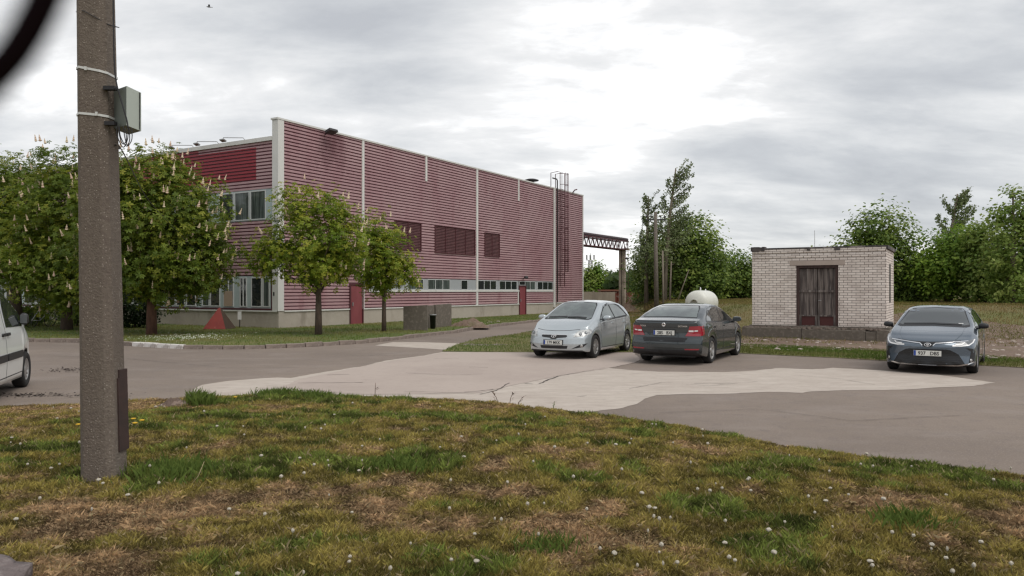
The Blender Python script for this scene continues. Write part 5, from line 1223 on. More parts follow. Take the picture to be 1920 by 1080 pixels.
tree('chestnut_tree', 'largest flowering chestnut, right beside the concrete pole, with many cream candles', 'tree', (-13.75, 29.3, .1), 4.0, .17,
     [(.3, 0, 4.2, 2.45, 2.4, 2.4), (1.4, -.3, 3.4, 1.7, 1.8, 1.9), (-1.3, 0, 4.3, 1.7, 1.8, 2.2), (0, -.3, 5.9, 1.5, 1.4, 1.1), (.9, -.3, 2.2, 1.9, 1.5, .9), (-1.2, -.3, 2.3, 1.4, 1.4, 1.0)], 640, 25, .28, .13, CH, 5, bark='barkred', blossoms=420, limbs=14)
tree('chestnut_tree', 'small yellow green chestnut before the corner of the red building', 'tree', (-7.33, 29.1, .1), 3.0, .12,
     [(-.5, 0, 3.6, 1.6, 1.5, 1.5), (.5, 0, 3.4, 1.4, 1.4, 1.5), (-1.5, 0, 3.0, 1.0, 1.0, .95), (-.7, 0, 5.0, .75, .7, .65), (.45, 0, 4.9, .6, .6, .55), (0, 0, 2.4, 1.3, 1.2, .7), (.9, 0, 2.9, .6, .7, .7)], 250, 19, .24, .13, CHY, 5, bark='bark', blossoms=75, limbs=14, nz=.3)
tree('chestnut_tree', 'smallest chestnut, narrow and upright, beside the concrete slabs', 'tree', (-5.25, 31.5, .1), 2.9, .085,
     [(0, 0, 2.9, 1.05, 1.0, 1.35), (.35, 0, 2.4, .85, .8, .9), (-.3, 0, 4.0, .55, .5, .85), (-.3, 0, 2.4, .6, .7, .8)], 125, 18, .22, .13, CHY, 5, bark='bark', blossoms=16, limbs=12, nz=.3)
DK = ((0.102, 0.164, 0.035), (0.185, 0.268, 0.054), (0.359, 0.422, 0.097)); MG = ((0.117, 0.210, 0.026), (0.201, 0.312, 0.041), (0.356, 0.455, 0.072)); SILV = ((0.117, 0.156, 0.063), (0.218, 0.268, 0.113), (0.464, 0.508, 0.302)); PALE = ((0.145, 0.227, 0.043), (0.238, 0.315, 0.070), (0.370, 0.416, 0.119))
# big group by the power pole
def wz(px, py, Y): return P(px, py, Y).z
g_ = 'trees behind the parked cars'
tree('poplar_tree', 'rounded leafy tree to the right of the concrete power pole', 'tree', (14.4, 62, .3), 5, .22,
     [(0, 0, 5.0, 2.4, 2.2, 3.1), (1.0, 0, 3.6, 2.2, 2, 2.4), (-1.0, 0, 4.4, 1.9, 1.8, 2.8), (.3, -.4, 2.4, 2.6, 2.2, 1.9)], 420, 22, .42, .19, DK, 1, bark='barkpale', group=g_)
tree('poplar_tree', 'dark bushy tree to the left of the concrete power pole', 'tree', (11.9, 66, .2), 4, .18,
     [(0, 0, 4.0, 1.45, 1.5, 2.4), (-.1, 0, 2.2, 1.4, 1.5, 1.7), (1.0, .5, 4.4, 1.3, 1.3, 2.0)], 260, 22, .38, .17, DK, 1, bark='bark', group=g_)
def poplar(label, base, h, lean, cols, ns, spread_w, seed, low=.35, name='windswept_poplar', group=None, dens=1.0):
    random.seed(seed); st_ = []
    for i in range(ns):
        t = low+(1-low)*(i+.5)/ns; z = h*t*.93; L_ = spread_w*(1-t*.55)*random.uniform(.7, 1.2); sg = random.choice((-1, 1, 1)); x0 = lean*t**1.6
        if sg > 0: p1 = (x0+L_*.4, random.uniform(-.5, .5), z+L_*.35); p2 = (x0+L_*1.05, random.uniform(-1, 1)*.8, z+L_*.80)
        else: p1 = (x0-L_*.45, random.uniform(-.5, .5), z+L_*.5); p2 = (x0-L_*.35, random.uniform(-1, 1)*.8, z+L_*1.0)
        st_.append(((x0, 0, z), p1, p2, int(150*dens*(1.1-t*.5)), .12))
    st_.append(((lean*.8, 0, h*.82), (lean, 0, h*.95), (lean+.9, 0, h*1.03), 90, .13))
    return tree(name, label, 'tree', base, h*.97, .16, [(lean*.3, 0, h*.45, spread_w*.75, spread_w*.7, h*.20)], int(40*dens), 20, .35, .115, cols, 1, lean=(lean, 0), bark='barkpale', group=group, limbs=6, strands=st_, aspect=.55)
poplar('tall thin windswept poplar rising above the rounded trees, leaning right', (11.9, 60, .2), 11.5, .9, SILV, 30, 2.3, 3, low=.42, group=g_)
poplar('shorter windswept poplar just behind the concrete power pole', (11.0, 63, .2), 9.6, .2, SILV, 20, 1.6, 4, low=.45, group=g_)
tree('broadleaf_tree', 'dark round bush tree left of the brick shed', 'tree', (18.9, 64, .8), 3, .18, [(-.2, 0, 2.3, 2.0, 1.9, 1.8), (.9, 0, 1.9, 1.8, 1.8, 1.5), (-1.0, 0, 1.3, 1.5, 1.6, 1.3)], 240, 20, .36, .18, DK, 1, group=g_)
tree('broadleaf_tree', 'wide dark tree hidden behind the brick shed', 'tree', (27.0, 66, .8), 3, .2, [(0, 0, 2.2, 4.4, 3, 1.9), (-3, 0, 1.6, 2.6, 2.6, 1.6)], 300, 18, .4, .2, DK, 1, group=g_)
g2 = 'trees behind the brick shed and on the right'
tree('broadleaf_tree', 'tall loose tree rising behind the right end of the brick shed', 'tree', (24.0, 50, .9), 4.6, .16,
     [(-.1, 0, 2.7, 2.5, 2.0, 2.1), (-.1, 0, 5.0, 1.8, 1.5, 1.5), (.8, 0, 3.6, 1.4, 1.3, 1.3), (-1.6, 0, 3.6, 1.0, 1.1, 1.0), (1.3, -.3, 1.4, 1.5, 1.5, 1.6)], 330, 17, .30, .17, DK, 1, group=g2, limbs=22, nz=.35)
poplar('slender windswept poplar behind the blue grey saloon', (28.3, 50, .9), 7.4, .7, SILV, 26, 2.0, 5, low=.40, group=g2)
tree('broadleaf_tree', 'bright green bushy tree right behind the blue grey saloon', 'tree', (27.4, 48, .9), 3.2, .13,
     [(0, 0, 2.6, 1.9, 1.8, 2.0), (.9, 0, 3.4, 1.1, 1.1, 1.4), (-1.0, 0, 2.0, 1.4, 1.4, 1.5), (1.5, 0, 2.0, 1.5, 1.4, 1.6)], 330, 18, .32, .165, MG, 1, group=g2, limbs=14, nz=.3)
tree('broadleaf_tree', 'small feathery green tree between the bushy one and the right edge', 'tree', (28.4, 46, .9), 4.2, .10,
     [(0, 0, 2.6, 1.5, 1.4, 1.9), (-.6, 0, 4.1, .65, .65, 1.0), (.9, 0, 3.6, .7, .7, 1.1), (.5, 0, 1.2, 1.8, 1.5, 1.2)], 260, 17, .27, .155, PALE, 1, group=g2, limbs=14, nz=.35)
tree('birch_tree', 'tall birch with yellowish leaves at the right edge', 'tree', (27.4, 42, .9), 6.2, .12,
     [(0, 0, 3.0, 1.8, 1.6, 2.3), (.3, 0, 5.2, 1.1, 1.0, 1.5), (1.3, 0, 4.2, 1.3, 1.2, 1.8), (-1.0, 0, 4.9, .7, .7, .6), (0, 0, 1.3, 1.7, 1.6, 1.2)], 230, 16, .20, .15, PALE, 1, group=g2, bark='barkpale', limbs=20, nz=.35)
tree('birch_tree', 'slightly lower birch cut off by the right edge', 'tree', (30.2, 43, .9), 6.0, .12,
     [(0, 0, 3.0, 1.9, 1.7, 2.4), (.3, 0, 5.0, 1.4, 1.3, 1.8)], 260, 17, .28, .155, MG, 1, group=g2, bark='barkpale')
for i, (x, y, r_x, h, lb) in enumerate(((22.9, 54, 2.4, 2.6, 'low dark thicket tree right of the brick shed wall'), (26.2, 52, 2.3, 2.5, 'low dark thicket tree between shed and poplar'), (33.0, 50, 2.6, 3.4, 'low green thicket tree below the feathery tree'), (37.5, 50, 3.0, 3.6, 'low green thicket tree outside the right edge'))):
    tree('thicket_tree', lb, 'tree', (x, y, .9), h*.7, .1, [(0, 0, h*.42, r_x, 1.6, h*.5), (r_x*.4, 0, h*.3, r_x*.7, 1.4, h*.4)], 190, 18, .32, .17, DK if i < 2 else MG, 1, group=g2)
# far trees beyond the fence
g3 = 'far trees beyond the concrete fence'
for (px, py, w, lb, cl) in ((1107, 498, 26, 'far pale green tree below the lattice mast', PALE), (1121, 491, 14, 'far slender tree with a pointed top left of the gantry column', MG), (1142, 513, 24, 'far hazy pale tree left of the gantry column', PALE), (1160, 516, 20, 'far low tree just behind the gantry column', PALE)):
    Y = 130; b_ = P(px, 545, Y); h = (545-py)/F*Y+1.78; rr = w/2/F*Y*1.3
    tree('far_tree', lb, 'tree', (b_.x, Y, 0), h*.7, .12, [(0, 0, h*.55, rr, rr, h*.45), (0, 0, h*.25, rr*1.2, rr*1.2, h*.28)], 130, 14, .5, .32, cl, 1, group=g3)
# far woods closing the horizon: one mass
def woods():
    ps, cs = [], []
    for (x0, x1, y, h, n) in ((-120, 6, 170, 7, 5200), (12, 24, 95, 3.6, 4200), (20, 70, 85, 4.6, 12000), (60, 160, 110, 7, 7000), (-40, 60, 260, 9, 4000)):
        x = x0+(x1-x0)*rng.random(n); top = h*(.65+.6*fbm(x, x*0, .12, 66, 4)); z = top*rng.random(n)**.8; yv = y+rng.normal(size=n)*2.5
        ps.append(np.stack([x, yv, z], 1)); t = rng.random(n)[:, None]; cs.append(np.array((.035, .065, .018))*(1-t)+np.array((.085, .13, .035))*t)
    p = np.concatenate(ps); c = np.concatenate(cs); v = leaf_quads(p, .55+.5*rng.random(len(p)), unit(len(p))+np.array([0, -.6, .3]), 1, .8, .2)
    tag(np_mesh('far_woods', v, 4, M['leaf'], np.repeat(c, 4, axis=0)), 'dark green far woods closing the horizon behind the yard', 'woods', kind='stuff')
woods()
# shrubs by the left wall
def shrub(label, base, r, h, cols, n=60):
    tree('shrub', label, 'shrub', base, h*.5, .04, [(0, 0, h*.5, r, r*.8, h*.5)], n, 22, .14, .09, cols, 1, limbs=5)
shrub('low dark shrub by the wall behind the white van', (-23.1, 37.0, .1), .95, 1.0, DK)
shrub('taller dark shrub at the wall seen just left of the concrete pole', (-20.6, 36.4, .1), 1.1, 1.5, DK)
shrub('dark drooping bush at the wall seen just right of the concrete pole', (-17.0, 34.6, .1), 1.1, 1.7, ((.012, .025, .008), (.02, .04, .010), (.035, .06, .014)), 90)
shrub('grey green bush at the foot of the gantry column', P(1212, 560, 66).xy.to_3d()+Vector((0, 0, .1)), 1.5, 1.7, SILV, 60)

# ------------------------------------------------------------------ other things
# power pole behind the cars, wooden post
b_ = P(1231, 560, 55); rt = empty('power_pole', (b_.x, 55, .1), 0, 'concrete power pole with crossarm and insulators behind the parked cars', 'power pole')
H_ = P(0, 397, 55).z-.1
mb = MB(); mb.tube([(0, 0, -.3), (-.08, 0, H_)], [.185, .11], 10); mb.build('shaft', M['oldconcrete'], rt)
mb = MB(); mb.span(-.75, .65, -.06, .06, H_-.62, H_-.52); mb.tube([(-.7, 0, H_-.55), (-.08, 0, H_-.95)], .02, 5); mb.build('crossarm', M['darkmetal'], rt)
for x, h in ((-.70, .28), (-.38, .24), (.28, .24), (.58, .2)):
    mb = MB(); mb.tube([(x, 0, H_-.52), (x, 0, H_-.52+h*.5)], .015, 5); mb.lathe([(.03, H_-.52+h*.4), (.075, H_-.50+h*.5), (.05, H_-.5+h*.8), (.015, H_-.48+h)], 10, 0, 'Z', (x, 0, 0)); mb.build('insulator', M['darkmetal'], rt)
b_ = P(1244, 560, 56); mb = MB(); mb.tube([(b_.x, 56, -.1), (b_.x-.06, 56, P(0, 470, 56).z)], [.075, .06], 8); tag(mb.build('wooden_post', mat('old_post', (.20, .17, .13), .9)), 'slim pale bare post just right of the concrete power pole', 'post')
for (px, dx, r, py, lb) in ((1255, .15, .09, 490, 'pale bare tree stem behind the graphite car roof'), (1262, 1.2, .06, 505, 'thin bare stem leaning right behind the graphite car roof')):
    b_ = P(px, 560, 58); mb = MB(); mb.tube([(b_.x, 58, 0), (b_.x+dx, 58, P(0, py, 58).z)], [r, r*.5], 8); tag(mb.build('tree_stem', M['barkpale']), lb, 'tree stem')
# overhead wires
mb = MB(); p0 = P(1224, 412, 55); 
for k, (dx, dz) in enumerate(((-.1, 0), (.3, 0))):
    a = Vector((b_.x, 0, 0)); A0 = Vector((10.35-.7+dx*2.5, 55, H_-.2)); A1 = Vector((41, 250, 12.5))
    mb = MB(); mb.tube([A0.lerp(A1, t)-Vector((0, 0, 6*t*(1-t))) for t in np.linspace(0, 1, 12)], .02, 4); tag(mb.build('overhead_wire', M['cable']), 'thin overhead wire running from the power pole towards the lattice mast', 'wire', 'overhead wires')

# pipe gantry
ga = Vector((3.2, 66.2, 0)); gb = Vector((11.75, 80, 0)); gd = (gb-ga); gl = gd.length; gt = empty('pipe_gantry', ga, math.atan2(gd.y, gd.x), 'rusty pipe bridge truss on a column beyond the red building', 'gantry')
zt_, zb_ = 6.85, 6.0
mb = MB(); n = 18
for y in (-.45, .45):
    mb.tube([(0, y, zt_), (gl, y, zt_)], .07, 5); mb.tube([(0, y, zb_), (gl-.6, y, zb_)], .06, 5)
    for i in range(n):
        x0 = gl*i/n; x1 = gl*(i+.5)/n; x2 = gl*(i+1)/n; mb.tube([(x0, y, zb_), (x1, y, zt_)], .04, 4, caps=False); mb.tube([(x1, y, zt_), (min(x2, gl-.2), y, zb_)], .04, 4, caps=False)
for i in range(n+1): mb.tube([(gl*i/n, -.45, zb_), (gl*i/n, .45, zb_)], .035, 4, caps=False)
mb.build('truss', M['redmetal'], gt)
mb = MB(); mb.tube([(0, -.2, zt_+.22), (gl+.1, -.2, zt_+.22)], .17, 8); mb.tube([(0, .25, zt_+.18), (gl+.1, .25, zt_+.18)], .13, 8); mb.build('pipe', mat('lagged_pipe', (.06, .04, .045), .8), gt)
mb = MB(); mb.span(gl-.75, gl-.42, -.30, -.02, -.1, zb_-.05); mb.span(gl-.75, gl-.42, .10, .34, -.1, zb_-.05); mb.span(gl-.8, gl-.35, -.7, .7, zb_-.049, zb_+.15); mb.build('column', mat('gantry_column', (.32, .26, .21), .9, noise=[(1.2, .6, (.13, .09, .075), 5, .42, .6)]), gt)
mb = MB()
for y in (-.22, .22): mb.tube([(gl+.35, y, 0), (gl+.35, y, zt_+.3)], .03, 5)
for z in np.arange(.3, 7, .35): mb.tube([(gl+.35, -.22, z), (gl+.35, .22, z)], .018, 4, caps=False)
mb.tube([(gl+.35, -.22, 5.0), (gl-.4, -.4, 5.0)], .03, 5); mb.build('ladder', M['redmetal'], gt)
mb = MB(); mb.tube([(gl-.75, -.5, 5.2), (gl-1.5, -.9, 5.1)], .04, 5); mb.box((gl-1.5, -.9, 5.05), (.4, .25, .15)); mb.build('lamp', M['darkmetal'], gt)

# lattice mast and thin mast
b_ = P(1107, 545, 380); tw = empty('lattice_mast', (b_.x, 380, 0), .3, 'far lattice telecom mast with antennas beyond the gantry', 'mast'); HT = P(0, 477, 380).z
mb = MB(); sg = [(-1, -1), (1, -1), (1, 1), (-1, 1)]
for (sx, sy) in sg: mb.tube([(sx*1.6, sy*1.6, 0), (sx*.7, sy*.7, HT*.85)], .16, 4)
for i in range(8):
    z0, z1 = HT*.85*i/8, HT*.85*(i+1)/8; w0, w1 = 1.6-.9*i/8, 1.6-.9*(i+1)/8
    for k in range(4): (ax, ay), (bx_, by) = sg[k], sg[(k+1) % 4]; mb.tube([(ax*w0, ay*w0, z0), (bx_*w1, by*w1, z1)], .09, 4, caps=False); mb.tube([(bx_*w0, by*w0, z0), (ax*w1, ay*w1, z1)], .09, 4, caps=False)
mb.build('tower', M['greymetal'], tw)
mb = MB(); mb.lathe([(2.2, HT*.85), (2.2, HT*.85+.25)], 12); mb.tube([(0, 0, HT*.85), (0, 0, HT+1)], .15, 5)
for k in range(6): a = k*math.pi/3; mb.box((2.1*math.cos(a), 2.1*math.sin(a), HT*.85+1.6), (.4, .4, 2.4), a)
mb.build('antenna', M['greymetal'], tw)
b_ = P(1527.5, 545, 300); mb = MB(); mb.tube([(b_.x, 300, 0), (b_.x, 300, P(0, 432, 300).z)], [.20, .10], 4); tag(mb.build('radio_mast', M['greymetal']), 'very thin far radio mast above the roof of the brick shed', 'mast')
# boundary fence and rusty sheds
f_ = empty('concrete_fence', (8.3, 86, 0), 0, 'grey concrete panel fence seen between the red building and gantry', 'fence')
for i in range(4):
    mb = MB(); x = -6.5+i*2.45; mb.span(x+.06, x+2.4, -.05, .05, 0, 1.66-.04*(i % 2)); mb.build('panel', M['fenceconcrete'], f_)
    mb = MB(); mb.span(x-.059, x+.059, -.09, .09, 0, 1.78); mb.build('post', M['fenceconcrete'], f_)
b_ = P(1128, 560, 88); b2 = P(1172, 560, 88)
gs = empty('rusty_container', (b_.x, 88, 0), 0, 'rusty red metal container with peeling paint behind the gantry column', 'container'); w = b2.x-b_.x
mb = MB(); mb.span(0, w, 0, 3, 0, 1.72); mb.build('body', M['rust'], gs)
mb = MB(); mb.span(-.12, w+.15, -.2, 3.1, 1.721, 1.9); mb.build('roof', mat('rust_roof', (.20, .085, .055), .9), gs)
for i in range(3):
    mb = MB(); mb.span(w*(i/3)+.05, w*((i+1)/3)-.05, -.06, -.002, .1, 1.62); mb.build('door', M['rust'], gs)
b_ = P(1176, 560, 84); mb = MB(); mb.span(b_.x, b_.x+1.3, 84, 86.5, 0, 1.55); tag(mb.build('rusty_crate', M['rust'], bevel=.03), 'dark rusty metal box right of the gantry column', 'metal box')
def pyramid(name, label, c, w, h, rz, m1, m2, foot=None):
    o = empty(name, c, rz, label, 'pyramid block'); mb = MB(); a = w/2
    mb.add([(-a, -a, 0), (a, -a, 0), (a, a, 0), (-a, a, 0), (-.03, -.03, h), (.03, -.03, h), (.03, .03, h), (-.03, .03, h)], [(0, 1, 5, 4), (2, 3, 7, 6), (3, 0, 4, 7), (4, 5, 6, 7)], 0)
    mb.add([(a, -a, 0), (a, a, 0), (.03, .03, h), (.03, -.03, h)], [(0, 1, 2, 3)], 1); mb.build('block', [m1, m2], o)
    if foot: mb = MB(); mb.span(-a-.04, a+.04, -a-.04, a+.04, -.08, -.001); mb.build('foot', foot, o)
pyramid('concrete_pyramid', 'red painted concrete pyramid on the lawn before the red building', P(412, 545, 33.6)*1+Vector((0, 0, -1.66)), 1.02, .92, R(-5), M['redpaint'], M['redside'])
pyramid('concrete_pyramid', 'small rusty brown pyramid at the end of the driveway', P(1181, 545, 72)+Vector((0, 0, -1.55)), .72, .85, R(10), mat('rusty_brown', (.20, .10, .075), .9), M['redside'], M['plinth'])
# sign at the wall
c = P(449.5, 545, 34.6); sg_ = empty('small_sign', (c.x, 34.6, .1), 0, 'small blank white sign on a short post beside the red pyramid', 'sign')
mb = MB(); mb.tube([(0, 0, 0), (0, 0, .72)], .022, 6); mb.build('post', M['darkmetal'], sg_)
mb = MB(); mb.span(-.085, .085, -.03, -.012, .38, .74); mb.build('board', mat('sign_white', (.6, .6, .58), .6), sg_)
# bin enclosure and bin
en = empty('bin_enclosure', (-4.57, 32.4, .1), 0, 'bin enclosure of upright weathered concrete slabs on the lawn edge', 'enclosure')
def slab(p0, p1, h0, h1, th=.13):
    p0 = Vector(p0); p1 = Vector(p1); t = (p1-p0).normalized(); nn_ = Vector((-t.y, t.x))*th/2; mb = MB()
    q_ = [p0-nn_, p1-nn_, p1+nn_, p0+nn_]; mb.add([(a.x, a.y, -.1) for a in q_]+[(q_[0].x, q_[0].y, h0), (q_[1].x, q_[1].y, h1), (q_[2].x, q_[2].y, h1), (q_[3].x, q_[3].y, h0)], [(0, 3, 2, 1), (4, 5, 6, 7), (0, 1, 5, 4), (1, 2, 6, 5), (2, 3, 7, 6), (3, 0, 4, 7)])
    return mb.build('slab', M['oldconcrete'], en, bevel=.012)
slab((0, 0), (1.02, -.12), 1.02, 1.08); slab((1.10, 2.0), (1.72, 3.15), 1.05, 1.08); slab((.1, .15), (1.05, 1.9), 1.0, 1.03)
bn = empty('rubbish_bin', (-3.46, 33.55, .1), .3, 'black bin with a pale rim standing between the upright concrete slabs', 'bin')
mb = MB(); mb.lathe([(.001, .0), (.11, .0), (.14, .62), (.15, .62), (.13, .60), (.10, .05)], 16); mb.build('body', M['black'], bn)
mb = MB(); mb.lathe([(.14, .60), (.16, .60), (.16, .65), (.13, .65)], 16); mb.build('rim', M['greymetal'], bn)
# gas tank
tk = empty('gas_tank', (9.44, 38.2, .05), R(52), 'white horizontal gas tank behind the graphite car', 'tank')
pr = [(.001, -.88)]+[(.62*math.sin(t), -.55-.33*math.cos(t)) for t in np.linspace(.15, math.pi/2, 8)]+[(.62, .55)]+[(.62*math.cos(t), .55+.33*math.sin(t)) for t in np.linspace(.15, math.pi/2-.1, 8)]+[(.001, .88)]
mb = MB(); mb.lathe(pr, 28, 0, 'X', (0, 0, 1.12)); mb.build('vessel', M['tank'], tk)
for x in (-.5, .5): mb = MB(); mb.span(x-.08, x+.08, -.4, .4, 0, .62); mb.build('leg', M['greymetal'], tk)
mb = MB(); mb.lathe([(.001, 0), (.20, .0), (.20, .05), (.15, .06), (.15, .02), (.001, .02)], 18, 0, 'X', (-.87, 0, 1.12)); mb.v = [(-.87-(x+.87)*1.0, y, z) for x, y, z in mb.v]; mb.f = [f[::-1] for f in mb.f]; mb.build('manhole', mat('tank_fitting', (.35, .34, .3), .6), tk)
for x, h in ((-.15, .16), (.45, .07)): mb = MB(); mb.tube([(x, 0, 1.72), (x, 0, 1.74+h)], [.05, .02], 8); mb.build('valve', M['white'], tk)
# bicycle by the tree
def bicycle():
    c = P(76, 545, 35.2); o = empty('bicycle', (c.x, 35.2, .1), R(75), 'bicycle leaning by the trunk of the leftmost chestnut', 'bicycle')
    for x in (-.5, .5):
        mb = MB(); N_ = 24
        vs = [(x+.33*math.cos(2*math.pi*i/N_), 0, .34+.33*math.sin(2*math.pi*i/N_)) for i in range(N_+1)]; mb.tube(vs, .018, 6); w_ = mb.build('wheel', M['tyre'], o)
        mb = MB(); [mb.tube([(x, 0, .34), (x+.32*math.cos(a), 0, .34+.32*math.sin(a))], .003, 3, caps=False) for a in np.linspace(0, 2*math.pi, 12, endpoint=False)]; mb.build('spokes', M['greymetal'], w_)
    mb = MB(); [mb.tube(p, .018, 6) for p in (((-.5, 0, .34), (-.15, 0, .82), (.38, 0, .80), (.5, 0, .34)), ((-.15, 0, .9), (-.05, 0, .32), (.38, 0, .72)), ((-.5, 0, .34), (-.05, 0, .32)), ((.38, 0, .8), (.35, 0, .98)))]; mb.build('frame', M['frame'], o)
    mb = MB(); mb.tube([(.25, -.27, 1.0), (.36, 0, .99), (.25, .27, 1.0)], .014, 5); mb.build('handlebar', M['darkmetal'], o)
    mb = MB(); mb.box((-.17, 0, .93), (.26, .13, .05)); mb.build('saddle', M['black'], o, bevel=.02)
    o.rotation_euler = (R(6), 0, R(75))
bicycle()
# bird
c = P(392, 13, 60); bi = empty('bird', c, .4, 'small dark bird flying high up left of the building', 'bird')
mb = MB(); mb.lathe([(.001, -.2), (.03, -.17), (.055, -.05), (.05, .05), (.02, .15), (.04, .24), (.001, .26)], 10, 0, 'X'); mb.build('body', M['greymetal'], bi)
for sy in (-1, 1):
    mb = MB(); mb.add([(-.07, 0, .02), (.07, 0, .02), (.06, sy*.18, .14), (-.02, sy*.36, .05), (-.07, sy*.2, .12), (-.07, 0, .0), (.07, 0, .0), (.06, sy*.18, .125)], [(0, 1, 2, 4), (4, 2, 3), (5, 6, 7)], 0); mb.build('wing', M['darkmetal'], bi)
# stones in the dirt
random.seed(21); sp = []
for k in range(3):
    bm = bmesh.new(); bmesh.ops.create_icosphere(bm, subdivisions=1, radius=1)
    for v in bm.verts: v.co = Vector((v.co.x*random.uniform(.7, 1.2), v.co.y*random.uniform(.6, 1.1), v.co.z*random.uniform(.3, .6)))
    me = bpy.data.meshes.new('stone'); bm.to_mesh(me); bm.free(); me.materials.append(M['stone']); sp.append(me)
spots = []
for i in range(70):
    px, py = random.uniform(1390, 1662), random.uniform(631, 652); spots.append((px, py, 'pale stone lying in the brown dirt before the brick shed', 'stones in the dirt before the shed'))
for i in range(45):
    px, py = random.uniform(1846, 1925), random.uniform(628, 668); spots.append((px, py, 'pale stone lying in the rutted dirt track at the right edge', 'stones on the dirt track'))
for i in range(26):
    t = random.random(); px, py = 850+90*t+random.uniform(-5, 5), 613-8*t+random.uniform(-4, 2); spots.append((px, py, 'chip of rubble lying beside the driveway kerb', 'rubble beside the driveway'))
for (px, py, lb, gp) in spots:
    o = bpy.data.objects.new('stone', random.choice(sp)); COL.objects.link(o); p = G(px, py, .1); z = field_h(p.x, p.y) if px > 1000 else .115
    s_ = random.choice((.03, .04, .05, .09))*random.uniform(.7, 1.3); o.location = (p.x, p.y, z+.02); o.scale = (s_, s_, s_); o.rotation_euler = (0, 0, random.random()*6)
    tag(o, lb, 'stone', gp)
# earth heap by the enclosure
def heap(label, c, rx, ry, h, m_, n=26, rough=.35, name='earth_heap'):
    vs = []; 
    for i in range(n+1):
        for j in range(n+1):
            u, v = i/n*2-1, j/n*2-1; r = math.hypot(u, v); z = h*max(0, 1-r**1.6)*(1+rough*(float(fbm(c[0]+u*3, c[1]+v*3, 2.2, 33, 4))-.5)*2); vs.append((u*rx, v*ry, z-.03))
    mb = MB(); mb.add(vs, [(i*(n+1)+j, (i+1)*(n+1)+j, (i+1)*(n+1)+j+1, i*(n+1)+j+1) for i in range(n) for j in range(n)], 0, True); o = mb.build(name, m_); o.location = c; return tag(o, label, 'heap')
heap('low heap of dug earth right of the upright concrete slabs', (-2.0, 35.6, .12), .95, .8, .34, M['dirt'], rough=.8)
heap('pile of stacked slabs and earth at the foot of the gantry', P(1172, 545, 62).xy.to_3d()+Vector((0, 0, .1)), 1.3, 1.2, .5, M['dirt'], rough=1.0)
# lump of soil with dry stems in the foreground and half buried slab at lower left
zz = float(lawn_h(-4.72, 11.0)); heap('clod of dry earth beside a dark green grass tuft in the lawn', (-4.78, 10.9, zz-.02), .28, .22, .11, M['mudlump'], rough=.7, name='earth_clod')
bm = bmesh.new(); bmesh.ops.create_cube(bm, size=1); bmesh.ops.subdivide_edges(bm, edges=bm.edges, cuts=10, use_grid_fill=True)
for v in bm.verts: v.co = Vector((v.co.x*.9*(1+.08*math.sin(v.co.y*9)), v.co.y*.62*(1+.12*math.sin(v.co.x*7+1)), v.co.z*.16+(float(fbm(v.co.x*3, v.co.y*3, 2.5, 55))-.5)*.07*(v.co.z > 0)))
me = bpy.data.meshes.new('concrete_lump'); bm.to_mesh(me); bm.free(); me.materials.append(mat('lump', (.15, .12, .115), .9, noise=[(5, .8, (.27, .23, .22), 6, .5, .65)], bump=(25, .8, .03))); me.polygons.foreach_set('use_smooth', [True]*len(me.polygons))
o = link('concrete_lump', me); c = P(15, 1085, 4.2); o.scale = (.85, .85, 1); o.location = (c.x-.13, 3.84, float(lawn_h(c.x, 4.1))+.0); o.rotation_euler = (0, 0, -.2); tag(o, 'rough grey concrete lump half buried in the grass at the lower left corner', 'concrete block')
# weeds and stalks at the lawn edge
def tuft(label, x, y, n, h, cols, w=.012, spread=.12, name='grass_tuft', z=None):
    p = np.stack([x+rng.normal(size=n)*spread, y+rng.normal(size=n)*spread, np.full(n, 0.)], 1); p[:, 2] = lawn_h(p[:, 0], p[:, 1]) if z is None else z
    t = rng.random(n)[:, None]; c = np.array(cols[0])*(1-t)+np.array(cols[1])*t; v, cc = blades(p, h*(.5+.6*rng.random(n)), np.full(n, w), c, .7)
    tag(np_mesh(name, v, 4, M['blade'], cc), label, 'grass tuft', kind='stuff')
gd_ = ((.09, .14, .028), (.145, .195, .042))
tuft('dark green tuft beside the clod of dry earth', -4.42, 10.95, 420, .20, gd_, .010, .10)
tuft('dark green tuft at the lawn edge nearest the pale pavement tip', -3.75, 12.2, 500, .15, gd_, .010, .16); tuft('wide green tuft at the lawn edge beside a brown patch', -3.1, 12.1, 420, .14, gd_, .010, .16)
tuft('green tuft left of the dandelions near the concrete pole', -2.75, 6.3, 500, .15, gd_, .006, .18); tuft('bright green tuft in the middle of the foreground lawn', -.95, 6.5, 420, .12, gd_, .006, .15)
tuft('small bright green tuft at the lower right of the lawn', 2.55, 4.95, 300, .12, gd_, .005, .1); tuft('leafy green tuft at the bottom middle of the lawn', .2, 4.5, 260, .10, gd_, .005, .09)
def weed(label, px, py, Y, h, lean, m_, leaves=8):
    p = P(px, py, Y); z = float(lawn_h(p.x, Y)); mb = MB(); mb.tube([(0, 0, 0), (lean*.4, 0, h*.6), (lean, 0, h)], [.006, .005, .003], 5)
    o = empty('weed', (p.x, Y, z), 0, label, 'weed'); mb.build('stem', m_, o); mb = MB()
    for k in range(leaves):
        t = random.uniform(.2, 1); a = random.random()*6.28; b0 = Vector((lean*t, 0, h*t)); d = Vector((math.cos(a), math.sin(a), .5))*h*.28; w = Vector((-math.sin(a), math.cos(a), 0))*h*.05
        mb.add([b0, b0+d*.5+w, b0+d, b0+d*.5-w], [(0, 1, 2, 3)])
    mb.build('leaves', m_, o)
wm = mat('dead_weed', (.11, .07, .045), .9); wg = mat('weed_green', (.10, .14, .035), .8)
weed('single dark dead stalk standing at the lawn edge left of centre', 703, 745, 12.4, .26, .01, wm, 3)
